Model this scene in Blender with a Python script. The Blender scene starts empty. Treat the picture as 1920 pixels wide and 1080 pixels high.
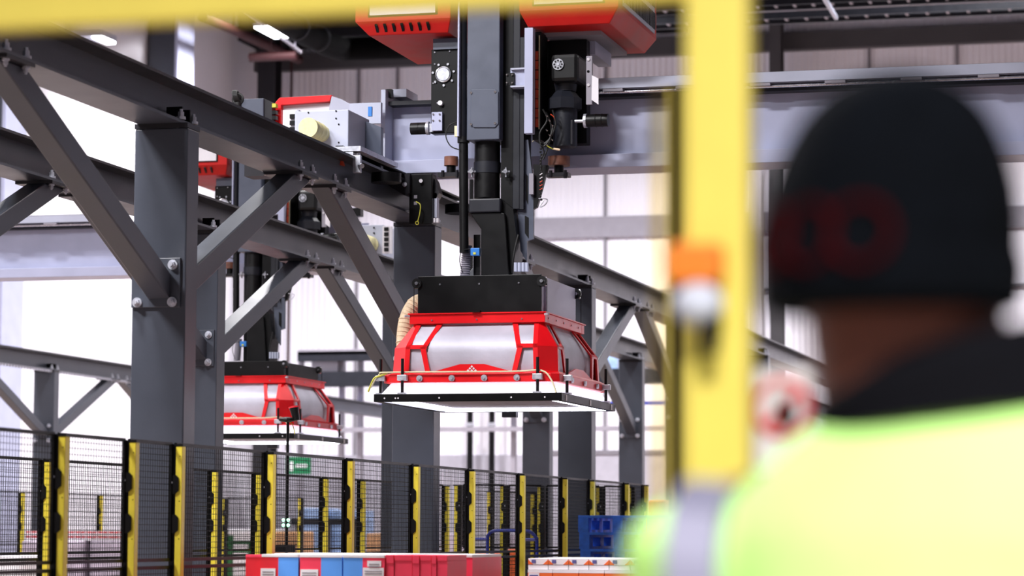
import bpy, bmesh, math, random
from mathutils import Vector, Matrix
random.seed(7)
S = bpy.context.scene
COL = S.collection
ORD = ['first', 'second', 'third', 'fourth', 'fifth', 'sixth', 'seventh', 'eighth', 'ninth', 'tenth', 'eleventh', 'twelfth']
# ------------------------------------------------------------------ camera
F = 5030.3; TH = .255588; PI_ = .0903854; RO = .0047933
CAM = Vector((0, 0, 1.45))
fwd = Vector((-math.sin(TH)*math.cos(PI_), math.cos(TH)*math.cos(PI_), math.sin(PI_)))
rt0 = Vector((math.cos(TH), math.sin(TH), 0)); up0 = rt0.cross(fwd)
rt = rt0*math.cos(RO)+up0*math.sin(RO); up = up0*math.cos(RO)-rt0*math.sin(RO)
cd = bpy.data.cameras.new('camera'); cam = bpy.data.objects.new('camera', cd); COL.objects.link(cam)
cam.matrix_world = Matrix(((rt.x, up.x, -fwd.x, 0), (rt.y, up.y, -fwd.y, 0), (rt.z, up.z, -fwd.z, 1.45), (0, 0, 0, 1)))
cd.sensor_width = 36; cd.lens = F/1920*36; cd.clip_start = .05; cd.clip_end = 200
cd.dof.use_dof = True; cd.dof.focus_distance = 18.8; cd.dof.aperture_fstop = 2.8
S.camera = cam
# ------------------------------------------------------------------ world, exposure, lamps of the hall, added fill lamps
w = bpy.data.worlds.new('world'); S.world = w; w.use_nodes = True
w.node_tree.nodes['Background'].inputs[0].default_value = (.80, .80, .93, 1)
w.node_tree.nodes['Background'].inputs[1].default_value = .24
S.view_settings.view_transform = 'Standard'; S.view_settings.look = 'None'
S.view_settings.exposure = 0.0; S.view_settings.gamma = 1
S.cycles.max_bounces = 6; S.cycles.use_denoising = True


def area(x, y, z, sx, sy, power, spread=150, col=(1, .98, 1)):
    l = bpy.data.lights.new('hall_or_fill_lamp', 'AREA'); l.shape = 'RECTANGLE'; l.size = sx; l.size_y = sy
    l.energy = power; l.spread = math.radians(spread); l.color = col
    o = bpy.data.objects.new('hall_or_fill_lamp', l); COL.objects.link(o); o.location = (x, y, z); return o


for x in (-18, -12.5, -3):
    for y in (33, 44):
        area(x, y, 12.9, 1.6, .6, 720, 118 if x == -18 else 150)
area(-18, 21, 12.9, 1.6, .6, 700)
area(-13, 22, 12.6, 1.6, .6, 700)
area(-9.6, 9.5, 9.2, 1.8, .7, 1300, 160)
area(-6.9, 12.6, 9.6, 1.8, .7, 1050, 165)  # added fill lamp, brightens the girder, curtain and cabinet fronts
area(6, 30, 12.9, 1.6, .6, 600)
area(6, 44, 12.9, 1.6, .6, 600)
area(-13.5, 14.0, 10.0, 1.8, .7, 900, 160)
for x in (-19, -13, -7, -1, 5):
    area(x, 53.5, 13.2, 1.6, .6, 1300, 126 if x == -19 else 142)
for y in (26, 37, 47):
    area(-17.8, y, 12.3, .6, 1.6, 330 if y < 40 else 240, 132)
area(-2.2, 28, 12.5, 1.6, .6, 500)
area(.5, -.2, 4.2, 1.4, .6, 400)  # added fill lamp above the camera for the jacket and yellow post


# ------------------------------------------------------------------ pixel rays -> points of the hall


def ray(px, py):
    return fwd + rt*((px-960)/F) - up*((py-540)/F)


def PY(px, py, Y):
    d = ray(px, py); t = Y/d.y; return CAM+d*t


def PX(px, py, X):
    d = ray(px, py); t = X/d.x; return CAM+d*t


# ------------------------------------------------------------------ materials
def lin(c):
    return tuple((v/255/12.92 if v/255 <= .04045 else ((v/255+.055)/1.055)**2.4) for v in c)


MATS = {}


def mat(name, rgb, rough=.5, metal=0, noise=.06, scale=6, bump=0, bscale=60, emit=None, spec=.5, ribs=None, trans=0, sheen=0):
    m = bpy.data.materials.new(name); m.use_nodes = True; nt = m.node_tree; N = nt.nodes; L = nt.links
    b = N['Principled BSDF']; c = lin(rgb)
    b.inputs['Roughness'].default_value = rough; b.inputs['Metallic'].default_value = metal
    b.inputs['Specular IOR Level'].default_value = spec
    b.inputs['Base Color'].default_value = (*c, 1)
    tc = N.new('ShaderNodeTexCoord')
    if noise:
        n = N.new('ShaderNodeTexNoise'); n.inputs['Scale'].default_value = scale; n.inputs['Detail'].default_value = 6
        L.new(tc.outputs['Object'], n.inputs['Vector'])
        r = N.new('ShaderNodeValToRGB'); L.new(n.outputs['Fac'], r.inputs[0])
        r.color_ramp.elements[0].position = .3; r.color_ramp.elements[1].position = .7
        r.color_ramp.elements[0].color = tuple(max(0, v*(1-noise*2)) for v in c)+(1,)
        r.color_ramp.elements[1].color = tuple(min(1, v*(1+noise*2)) for v in c)+(1,)
        L.new(r.outputs[0], b.inputs['Base Color'])
        mr = N.new('ShaderNodeMapRange'); L.new(n.outputs['Fac'], mr.inputs[0])
        mr.inputs[3].default_value = max(0, rough-.08); mr.inputs[4].default_value = min(1, rough+.1)
        L.new(mr.outputs[0], b.inputs['Roughness'])
    if bump:
        n2 = N.new('ShaderNodeTexNoise'); n2.inputs['Scale'].default_value = bscale; n2.inputs['Detail'].default_value = 4
        L.new(tc.outputs['Object'], n2.inputs['Vector'])
        bp = N.new('ShaderNodeBump'); bp.inputs['Strength'].default_value = bump; bp.inputs['Distance'].default_value = .01
        L.new(n2.outputs['Fac'], bp.inputs['Height']); L.new(bp.outputs[0], b.inputs['Normal'])
    if ribs:
        wv = N.new('ShaderNodeTexWave'); wv.bands_direction = ribs[0]; wv.inputs['Scale'].default_value = ribs[1]
        L.new(tc.outputs['Object'], wv.inputs['Vector'])
        bp = N.new('ShaderNodeBump'); bp.inputs['Strength'].default_value = ribs[2]; bp.inputs['Distance'].default_value = .03
        L.new(wv.outputs['Fac'], bp.inputs['Height']); L.new(bp.outputs[0], b.inputs['Normal'])
    if trans:
        b.inputs['Transmission Weight'].default_value = trans
    if sheen:
        b.inputs['Sheen Weight'].default_value = sheen
    if emit:
        b.inputs['Emission Color'].default_value = (*lin(emit[0]), 1); b.inputs['Emission Strength'].default_value = emit[1]
    MATS[name] = m; return m


mat('steel', (64, 68, 78), .34, .0, .05, 3, .04, 90, spec=.4)
mat('steel_dark', (34, 33, 38), .34, .0, .05, 3, .04, 90, spec=.35)
mat('black_steel', (7, 7, 9), .4, 0, .1, 8, spec=.22)
mat('black_plastic', (7, 7, 9), .42, 0, .1, 20, spec=.3)
mat('charcoal', (28, 30, 38), .42, 0, .08, 8, spec=.35)
mat('slate', (76, 82, 98), .38, 0, .04, 8)
mat('pale_paint', (172, 176, 202), .38, 0, .03, 3)
mat('pale_panel', (176, 180, 198), .4, 0, .03, 3)
mat('tag_white', (225, 222, 228), .5, 0, .03)
mat('red_paint', (222, 14, 24), .3, 0, .04, 5)
mat('red_cabinet', (186, 20, 14), .5, 0, .04, 5, spec=.3)
mat('fabric_silver', (186, 184, 198), .5, .1, .06, 4, .15, 25)
mat('chrome', (205, 205, 212), .25, 1, .05, 30)
mat('zinc', (196, 198, 208), .35, .55, .1, 30)
mat('yellow_paint', (246, 226, 72), .38, 0, .03, 10)
mat('front_yellow', (238, 218, 96), .5, 0, .02, 10)
mat('wall_white', (226, 224, 232), .6, 0, .015, .3)
mat('cladding', (224, 221, 230), .55, 0, .02, .4, ribs=('X', 2.2, .5))
mat('lower_wall', (168, 165, 176), .6, 0, .03)
mat('seam', (120, 116, 124), .6, 0, .03)
mat('grey_rail', (140, 136, 146), .6, 0, .03)
mat('dark_roof', (26, 26, 30), .8, 0, .08, 2, spec=.1)
mat('roof_grey', (64, 62, 66), .6, 0, .05, 2)
mat('duct_black', (8, 8, 10), .85, 0, .08, 2, spec=.05)
mat('maroon', (52, 12, 16), .6, 0, .08, 3)
mat('floor', (148, 130, 121), .35, 0, .06, .6)
mat('led', (255, 255, 255), .5, 0, 0, emit=((236, 236, 255), 14))
mat('lamp_glow', (255, 255, 255), .5, 0, 0, emit=((245, 250, 255), 11))
mat('skirt', (240, 240, 248), .4, 0, .01)
mat('cream', (222, 214, 160), .6, 0, .06, 40)
mat('hose_cream', (214, 190, 158), .6, 0, .08, 30)
mat('orange_red', (205, 72, 40), .5, 0, .08, 30)
mat('wheel_brown', (122, 78, 62), .45, 0, .12, 20)
mat('cable_black', (12, 12, 13), .5, 0, .05)
mat('cable_yellow', (206, 204, 70), .5, 0, .05)
mat('cable_cream', (214, 206, 170), .5, 0, .05)
mat('sensor_blue', (40, 120, 200), .4, 0, .05)
mat('blue_pallet', (34, 98, 204), .55, 0, .14, 14, .1, 60)
mat('blue_tube', (28, 48, 150), .35, 0, .05)
mat('box_red', (226, 34, 50), .5, 0, .04, 6)
mat('box_pink', (246, 62, 92), .5, 0, .04, 6)
mat('box_blue', (92, 160, 246), .5, 0, .04, 6)
mat('box_white', (238, 234, 238), .55, 0, .03, 6)
mat('box_orange', (240, 108, 44), .55, 0, .04, 6)
mat('kraft', (196, 150, 110), .7, 0, .06, 6)
mat('wrap', (196, 184, 200), .25, 0, .12, 5, .25, 12)
mat('wrap_blue', (140, 165, 205), .25, 0, .15, 4, .25, 12)
mat('barcode', (92, 90, 150), .6, 0, .02)
mat('green_sign', (0, 110, 66), .5, 0, .03)
mat('green_rack', (24, 96, 44), .5, 0, .05)
mat('green_led', (160, 255, 200), .5, 0, 0, emit=((150, 255, 190), 6))
mat('vest', (184, 236, 128), .7, 0, .02, 8, .15, 30)
mat('vest_band', (112, 110, 132), .5, 0, .04, 30)
mat('skin', (104, 58, 42), .5, 0, .05, 12)
mat('hat', (6, 8, 12), 1, 0, .12, 30, .5, 160, spec=.05)
mat('hat_logo', (48, 6, 8), 1, 0, .08, 40, spec=.02)
mat('jacket', (8, 8, 12), .9, 0, .08, 20, spec=.08)
mat('trousers', (34, 38, 52), .8, 0, .08, 20)
mat('orange_lock', (240, 130, 30), .5, 0, .03)
mat('lock_white', (208, 212, 226), .4, 0, .03)
mat('brown_seal', (26, 14, 8), .8, 0, .05, spec=.1)
mat('amber_film', (250, 236, 190), .1, 0, 0, trans=1)
MATS['amber_film'].node_tree.nodes['Principled BSDF'].inputs['IOR'].default_value = 1.02
mat('sign_red', (206, 30, 44), .5, 0, .03)

# ------------------------------------------------------------------ mesh helpers


class MB:
    def __init__(s): s.v = []; s.f = []

    def add(s, vs, fs):
        n = len(s.v); s.v += [tuple(v) for v in vs]; s.f += [tuple(i+n for i in f) for f in fs]; return s

    def box(s, x0, x1, y0, y1, z0, z1):
        if x0 > x1: x0, x1 = x1, x0
        if y0 > y1: y0, y1 = y1, y0
        if z0 > z1: z0, z1 = z1, z0
        return s.add([(x0, y0, z0), (x1, y0, z0), (x1, y1, z0), (x0, y1, z0), (x0, y0, z1), (x1, y0, z1), (x1, y1, z1), (x0, y1, z1)],
                     [(3, 2, 1, 0), (4, 5, 6, 7), (0, 1, 5, 4), (1, 2, 6, 5), (2, 3, 7, 6), (3, 0, 4, 7)])

    def pbox(s, a, b, c, d, Y, dep):
        p = PY(a, (b+d)/2, Y); q = PY(c, (b+d)/2, Y); t = PY((a+c)/2, b, Y); u = PY((a+c)/2, d, Y)
        return s.box(p.x, q.x, Y, Y+dep, u.z, t.z)

    def loft(s, rings, caps=True):
        n = len(rings[0]); vs = [p for r in rings for p in r]; fs = []
        for k in range(len(rings)-1):
            for i in range(n):
                j = (i+1) % n; fs.append((k*n+i, k*n+j, (k+1)*n+j, (k+1)*n+i))
        if caps:
            fs.append(tuple(range(n-1, -1, -1))); fs.append(tuple((len(rings)-1)*n+i for i in range(n)))
        return s.add(vs, fs)

    def beam(s, p0, p1, w, h, upv=(0, 0, 1)):
        p0 = Vector(p0); p1 = Vector(p1); d = (p1-p0).normalized(); a = d.cross(Vector(upv))
        if a.length < 1e-4: a = d.cross(Vector((1, 0, 0)))
        a.normalize(); b = a.cross(d).normalized()
        q = [(-w/2, -h/2), (w/2, -h/2), (w/2, h/2), (-w/2, h/2)]
        return s.loft([[p+a*x+b*y for x, y in q] for p in (p0, p1)])

    def cyl(s, p0, p1, r0, r1=None, n=20, caps=True):
        r1 = r0 if r1 is None else r1
        p0 = Vector(p0); p1 = Vector(p1); d = (p1-p0).normalized(); a = d.orthogonal().normalized(); b = d.cross(a)
        return s.loft([[p+(a*math.cos(t)+b*math.sin(t))*r for t in [2*math.pi*i/n for i in range(n)]] for p, r in ((p0, r0), (p1, r1))], caps)

    def ring(s, c, axis, R, r, n=24, m=8):
        c = Vector(c); d = Vector(axis).normalized(); a = d.orthogonal().normalized(); b = d.cross(a); vs = []; fs = []
        for i in range(n):
            t = 2*math.pi*i/n; e = a*math.cos(t)+b*math.sin(t)
            for j in range(m):
                u = 2*math.pi*j/m; vs.append(c+e*(R+r*math.cos(u))+d*(r*math.sin(u)))
        for i in range(n):
            for j in range(m):
                fs.append((i*m+j, ((i+1) % n)*m+j, ((i+1) % n)*m+(j+1) % m, i*m+(j+1) % m))
        return s.add(vs, fs)

    def tube(s, pts, r, n=8, sub=4):
        P = [Vector(p) for p in pts]
        if len(P) > 2 and sub > 1:
            Q = []
            for i in range(len(P)-1):
                p0 = P[max(0, i-1)]; p1 = P[i]; p2 = P[i+1]; p3 = P[min(len(P)-1, i+2)]
                for k in range(sub):
                    t = k/sub
                    Q.append(.5*((2*p1)+(p2-p0)*t+(2*p0-5*p1+4*p2-p3)*t*t+(3*p1-p0-3*p2+p3)*t**3))
            Q.append(P[-1]); P = Q
        rings = []; a = None
        for i, p in enumerate(P):
            d = (P[min(i+1, len(P)-1)]-P[max(i-1, 0)]).normalized()
            a = d.orthogonal().normalized() if a is None else (a-d*a.dot(d)).normalized()
            b = d.cross(a); rr = r[i] if isinstance(r, list) else r
            rings.append([p+(a*math.cos(t)+b*math.sin(t))*rr for t in [2*math.pi*k/n for k in range(n)]])
        return s.loft(rings)

    def prismY(s, poly, y0, y1):          # poly of (x, z)
        return s.loft([[(x, y, z) for x, z in poly] for y in (y0, y1)])

    def prismX(s, poly, x0, x1):          # poly of (y, z)
        return s.loft([[(x, y, z) for y, z in poly] for x in (x0, x1)])

    def pprism(s, pts, Y, dep):
        return s.prismY([(PY(a, b, Y).x, PY(a, b, Y).z) for a, b in pts], Y, Y+dep)

    def ell(s, c, rx, ry, rz, n=20, m=12):
        c = Vector(c); rings = []
        for j in range(m+1):
            ph = math.pi*(j/m)*.98+.01*math.pi
            rings.append([c+Vector((rx*math.sin(ph)*math.cos(2*math.pi*i/n), ry*math.sin(ph)*math.sin(2*math.pi*i/n), -rz*math.cos(ph))) for i in range(n)])
        return s.loft(rings)

    def build(s, name, m, parent=None, bevel=0, smooth=False):
        me = bpy.data.meshes.new(name); vs = s.v
        if parent is not None:
            org = wloc(parent)
        else:
            xs = [v[0] for v in vs]; ys = [v[1] for v in vs]; zs = [v[2] for v in vs]
            org = Vector(((min(xs)+max(xs))/2, (min(ys)+max(ys))/2, min(zs)))
        me.from_pydata([(v[0]-org.x, v[1]-org.y, v[2]-org.z) for v in vs], [], s.f); me.update()
        bm = bmesh.new(); bm.from_mesh(me); bmesh.ops.recalc_face_normals(bm, faces=bm.faces); bm.to_mesh(me); bm.free()
        me.materials.append(MATS[m])
        o = bpy.data.objects.new(name, me); COL.objects.link(o)
        if parent is not None: o.parent = parent
        else: o.location = org
        if bevel:
            md = o.modifiers.new('bevel', 'BEVEL'); md.width = bevel; md.segments = 2; md.limit_method = 'ANGLE'; md.angle_limit = math.radians(40)
        if smooth:
            for p in me.polygons: p.use_smooth = True
            e = o.modifiers.new('split', 'EDGE_SPLIT'); e.split_angle = math.radians(35)
        return o


def wloc(o):
    l = Vector(o.location)
    while o.parent is not None:
        o = o.parent; l += Vector(o.location)
    return l


def tag(o, label=None, cat=None, group=None, kind=None):
    if label: o['label'] = label
    if cat: o['category'] = cat
    if group: o['group'] = group
    if kind: o['kind'] = kind
    return o


def thing(name, loc, label, cat, group=None):
    o = bpy.data.objects.new(name, None); COL.objects.link(o); o.location = loc; o.empty_display_size = .1
    return tag(o, label, cat, group)


def struct(o): o['kind'] = 'structure'; return o


def bolt(parent, p, r=.014, ax=(0, -1, 0), l=.02, name='bolt'):
    p = Vector(p); a = Vector(ax)
    return MB().cyl(p, p+a*l*.35, r*1.5, n=14).cyl(p, p+a*l, r, n=6).cyl(p+a*l, p+a*l*1.35, r*.6, n=8).build(name, 'zinc', parent)


# ================================================================== THE SETTING
struct(MB().box(-22.2, 14, -6, 60.2, -.2, 0).build('floor', 'floor'))
struct(MB().box(-22.25, -22, -6, 60.2, 0, 13.6).build('wall_left', 'wall_white'))
struct(MB().box(14, 14.25, -6, 60.25, 0, 13.6).build('wall_right', 'cladding'))
struct(MB().box(-22, 14, 60, 60.25, 0, 13.6).build('wall_far', 'cladding'))
struct(MB().box(-22.25, 14, -6, 60.25, 13.6, 13.8).build('ceiling', 'dark_roof'))
YW = 59.96
tn = 0


def trim(mb, m):
    global tn; tn += 1
    return struct(mb.build('trim_%d' % tn, m))


for px in (745, 672, 1135, 1630, 1795, 1000):          # cladding sheet joints
    x = PY(px, 150, YW).x; trim(MB().box(x-.035, x+.035, YW-.02, YW+.05, 0, 12.6), 'seam')
for z0, z1, m in ((8.2, 8.68, 'grey_rail'), (6.9, 6.96, 'seam'), (3.2, 3.3, 'seam')):
    trim(MB().box(-15.2, 14, YW-.05, YW+.05, z0, z1), m)
trim(MB().box(-22, 14, YW-.03, YW+.05, 0, 3.2), 'lower_wall')
trim(MB().box(-22, 14, YW-.25, YW+.05, 12.35, 12.75), 'roof_grey')    # eaves beam
trim(MB().box(-22, -11.5, 58.6, 60, 12.9, 13.6), 'dark_roof')
for x0 in (-21.7,):                                                  # dado of the left far wall
    pass
# building columns along the walls (steel H section: web and two flanges)


def building_column(x, y, wdt, dep, z1, label, m='steel', rot=False):
    t = thing('building_column', (x, y, 0), label, 'column', 'building columns by the walls')
    MB().box(x-wdt/2, x+wdt/2, y-dep/2, y-dep/2+.03, 0, z1).box(x-wdt/2, x+wdt/2, y+dep/2-.03, y+dep/2, 0, z1).build('flange', m, t)
    MB().box(x-.02, x+.02, y-dep/2+.03, y+dep/2-.03, 0, z1).build('web', m, t)
    return t


def edge_column(px0, px1, pxr, X, label):
    a = PX(px0, 300, X); b = PX(pxr, 300, X)
    y0 = a.y; t = thing('building_column', (X, y0+.3, 0), label, 'column', 'building columns by the walls')
    wd = (px1-px0)/F*y0*1.03
    MB().box(X, X+wd, y0, y0+.9, 0, 13.5).build('shaft', 'steel', t, .01)
    MB().box(X+wd, X+wd+.07, y0-.02, y0+.92, 0, 13.5).build('flange', 'pale_paint', t)
    MB().box(X-.05, X+wd+.12, y0-.1, y0+1, 0, .04).build('base_plate', 'steel', t)
    return t


edge_column(275, 331, 345, -21.95, 'dark steel building column by the white wall, above the near runway beam')
edge_column(-25, 8, 24, -21.95, 'steel building column by the white wall at the far left edge')
building_column(PY(505, 200, 58.2).x, 58.2, .42, .5, 13, 'dark steel column in the far left corner of the hall', 'steel_dark')
building_column(PY(1456, 80, 59.3).x, 59.3, .26, .5, 13, 'grey steel column on the far wall right of the yellow post', 'roof_grey')
building_column(PY(1440, 400, 59.0).x-.2, 58.6, .3, .4, 9.5, 'grey steel column on the far wall just left of the person', 'grey_rail')

# down pipes on the far wall
for px, lab in ((881, 'left of the two dark downpipes on the far wall'), (922, 'right of the two dark downpipes on the far wall')):
    p = PY(px, 850, 59.6); t = thing('downpipe', (p.x, 59.6, 0), 'dark narrow round pipe, ' + lab, 'pipe', 'dark downpipes')
    MB().cyl((p.x, 59.6, 0), (p.x, 59.6, 9.6), .07).build('pipe', 'black_steel', t)
    z = PY(px, 796, 59.6).z
    MB().cyl((p.x, 59.6, z-.04), (p.x, 59.6, z+.04), .1).build('pipe_clip', 'zinc', t)
p = PY(542, 500, 59.5)
tag(MB().cyl((p.x, 59.5, PY(542, 845, 59.5).z), (p.x, 59.5, 13.6), .03).build('sprinkler_pipe', 'maroon'), 'thin dark red pipe rising on the far wall beside the rear crane', 'pipe')

# ceiling services --------------------------------------------------
ds = [PY(430, -40, 42), PY(520, 30, 46), PY(618, 84, 50), PY(700, 90, 51), PY(1300, 60, 54)]
t = thing('air_duct', (ds[2].x, ds[2].y, ds[2].z), 'black round air duct bending below the roof at upper left', 'duct')
MB().tube([(p.x, p.y, p.z) for p in ds[:2]]+[(ds[2].x, ds[2].y, ds[2].z)]+[(ds[3].x, ds[3].y, ds[3].z), (ds[3].x+4, ds[3].y+.2, ds[3].z+.05)], .24, 20, 6).build('duct_pipe', 'duct_black', t, smooth=True)
for q in (.35, .75):
    c = Vector(ds[1]).lerp(Vector(ds[2]), q); MB().ring(c, Vector(ds[2])-Vector(ds[1]), .25, .018).build('duct_collar', 'charcoal', t)
# lamp hung on a conduit rail
a = PX(438, 5, -18.6); b = PX(565, 98, -18.6)
tag(MB().beam(a, b, .05, .05).cyl(a.lerp(b, .2), (a.lerp(b, .2).x, a.lerp(b, .2).y, 13.6), .015).cyl(a.lerp(b, .9), (a.lerp(b, .9).x, a.lerp(b, .9).y, 13.6), .015).build('conduit_rail', 'grey_rail'), 'thin pale conduit rail under the roof carrying the bright lamp', 'rail')
c = PX(513, 62, -18.6)
t = thing('high_bay_lamp', (c.x, c.y, c.z), 'bright white square high bay lamp glowing below the roof at upper left', 'lamp')
MB().box(c.x-.2, c.x+.2, c.y-.6, c.y+.6, c.z, c.z+.05).build('diffuser', 'lamp_glow', t)
MB().box(c.x-.22, c.x+.22, c.y-.62, c.y+.62, c.z+.05, c.z+.12).box(c.x-.03, c.x+.03, c.y-.03, c.y+.03, c.z+.12, c.z+.4).build('housing', 'pale_panel', t)
c = PX(195, 68, -21.3)
t = thing('wall_lamp', (c.x, c.y, c.z), 'lamp glowing on the white wall behind the near runway beam at top left', 'lamp')
MB().box(c.x-.1, c.x+.1, c.y-.35, c.y+.35, c.z-.1, c.z-.05).build('diffuser', 'lamp_glow', t)
MB().box(c.x-.7, c.x+.1, c.y-.4, c.y+.4, c.z-.05, c.z+.08).build('housing', 'pale_panel', t)
area(c.x+.2, c.y, c.z-.2, .3, .6, 60, 160)
# maroon pipes
a = PX(380, 30, -20.6); b = PX(560, 112, -20.6)
tag(MB().cyl(a, b, .11).cyl(a.lerp(b, .3), (a.lerp(b, .3).x, a.lerp(b, .3).y, 13.6), .02).cyl(a.lerp(b, .8), (a.lerp(b, .8).x, a.lerp(b, .8).y, 13.6), .02).build('sprinkler_main', 'maroon'), 'long dark red sprinkler main running below the roof toward the far corner', 'pipe')
a = PY(468, 108, 55.5)
tag(MB().cyl((a.x, a.y, a.z), (a.x+1.1, a.y, a.z), .1).cyl((a.x+.5, a.y, a.z), (a.x+.5, a.y, 13.6), .02).build('sprinkler_branch', 'maroon'), 'short dark red sprinkler branch crossing in front of the corner column', 'pipe')
# roof purlins
for i, y in enumerate((30, 36, 42, 48, 54)):
    tag(MB().box(-22, 14, y-.06, y+.06, 13.15, 13.6).box(-22, 14, y-.15, y+.15, 13.12, 13.16).build('roof_purlin', 'roof_grey'),
        'dark grey roof purlin crossing the hall under the ceiling, %s from the far wall' % ['fifth', 'fourth', 'third', 'second', 'nearest'][i], 'roof beam', 'roof purlins')


def cable_tray(p0, p1, wdt, label):
    p0 = Vector(p0); p1 = Vector(p1); t = thing('cable_tray', (p0+p1)/2, label, 'cable tray')
    d = (p1-p0).normalized(); s = Vector((-d.y, d.x, 0))*wdt/2
    for q in (s, -s): MB().beam(p0+q, p1+q, .04, .12).build('side_rail', 'charcoal', t)
    m = MB(); n = int((p1-p0).length/.35)
    for i in range(n):
        c = p0+(p1-p0)*(i+.5)/n; m.beam(c-s, c+s, .05, .04)
    m.build('rungs', 'grey_rail', t)['kind'] = 'stuff'
    MB().beam(p0+Vector((0, 0, .04)), p1+Vector((0, 0, .04)), wdt*.6, .05).build('cables', 'cable_black', t)


a = PY(1232, 44, 47); b = PY(1990, 10, 47)
cable_tray((a.x-2.5, a.y, a.z), (b.x, b.y, a.z+.0), .5, 'dark ladder cable tray under the roof, lower of the two')
a = PY(1300, 16, 49)
cable_tray((a.x-2.5, a.y, a.z), (a.x+7, a.y, a.z), .5, 'dark ladder cable tray under the roof, upper of the two')
a = PY(1545, -5, 40); b = PY(1568, 34, 46)
tag(MB().beam(a, b, .06, .06).build('conduit_rail', 'pale_panel'), 'short pale conduit rail pointing down from the roof above the person', 'rail')

# far racking behind the rear gripper, mezzanine bars
t = thing('storage_rack', (PY(660, 800, 57).x, 57, 0), 'grey storage racking with dark shelf beams by the far wall behind the cranes', 'rack')
x0 = PY(560, 700, 57).x; x1 = PY(1250, 700, 57).x
for py, h, m in ((660, .12, 'grey_rail'), (668, .22, 'charcoal'), (711, .34, 'charcoal'), (760, .07, 'blue_tube'), (806, .1, 'grey_rail')):
    z = PY(660, py, 57).z; MB().box(x0, x1 if py > 700 else PY(760, 700, 57).x, 56.9, 57.1, z-h/2, z+h/2).build('shelf_beam', m, t)
for px in (560, 637, 672, 760, 960, 1250):
    x = PY(px, 700, 57).x; MB().box(x-.05, x+.05, 57.1, 57.25, 0, 5.4).build('upright', 'grey_rail', t)
for i in range(12):
    x = x0+.3+i*.8; z = PY(660, 711, 57).z+.17
    if i % 3 != 1: MB().box(x, x+.62, 57.0, 57.6, z, z+.3+.12*(i % 2)).build('stored_tote', ['grey_rail', 'pale_panel', 'wrap_blue'][i % 3], t)

# ================================================================== RUNWAY STEELWORK
XA, XB, XC = -6.0, -7.85, -17.1
ZB, ZT = 3.845, 4.095
SP = 5.35


def runway_beam(X, y0, y1, label, wd=.28):
    t = thing('runway_beam', (X, (y0+y1)/2, ZB), label, 'steel beam')
    h = wd/2
    MB().box(X-h, X+h, y0, y1, ZT-.018, ZT).build('top_flange', 'steel_dark', t)
    MB().prismY([(X-.006, ZB+.018), (X+.006, ZB+.018), (X+.006, ZT-.018), (X-.006, ZT-.018)], y0, y1).build('web', 'steel', t)
    MB().box(X-h, X+h, y0, y1, ZB, ZB+.018).build('bottom_flange', 'steel', t)
    MB().box(X-.03, X+.03, y0, y1, ZT, ZT+.03).build('crane_rail', 'steel_dark', t)
    return t


tA = runway_beam(XA, 2, 57, 'long dark steel runway beam nearest the camera, carrying the front crane')
tB = runway_beam(XB, 6, 57, 'second steel runway beam, running just behind the near one')
tC = runway_beam(XC, 20, 57, 'far steel runway beam with a toothed rack, low at the left edge')
m = MB()
for i in range(150):
    y = 33+i*.1; m.box(XC+.09, XC+.135, y, y+.05, ZB-.035, ZB)
m.build('gear_rack', 'zinc', tC)['kind'] = 'stuff'


def column(X, Y, label, px=None):
    wx, wy = .335, .19
    t = thing('runway_column', (X, Y, 0), label, 'steel column')
    MB().box(X-wx/2, X+wx/2-.0, Y-wy/2, Y+wy/2, .02, ZB-.03).build('shaft', 'steel', t, .008)
    MB().box(X-.24, X+.24, Y-.16, Y+.16, 0, .02).build('base_plate', 'steel_dark', t)
    MB().box(X-.168, X+.168, Y-.10, Y+.10, ZB-.03, ZB-.0005).build('cap_plate', 'steel_dark', t)
    for sx in (-.1, .1):
        for sy in (-.1, .1):
            bolt(t, (X+sx, Y+sy*.7, ZB-.03), .013, (0, 0, -1), .018)
    # clamps on top of the bottom flange
    MB().box(X+.02, X+.12, Y-.07, Y-.055, ZB+.018, ZB+.10).box(X+.02, X+.12, Y+.055, Y+.07, ZB+.018, ZB+.10).build('stiffener', 'black_steel', t)
    for sy in (-.1, .1): bolt(t, (X+.125, Y+sy, ZB+.018), .019, (0, 0, 1), .045)
    for z in (1.2,): pass
    return t


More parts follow.
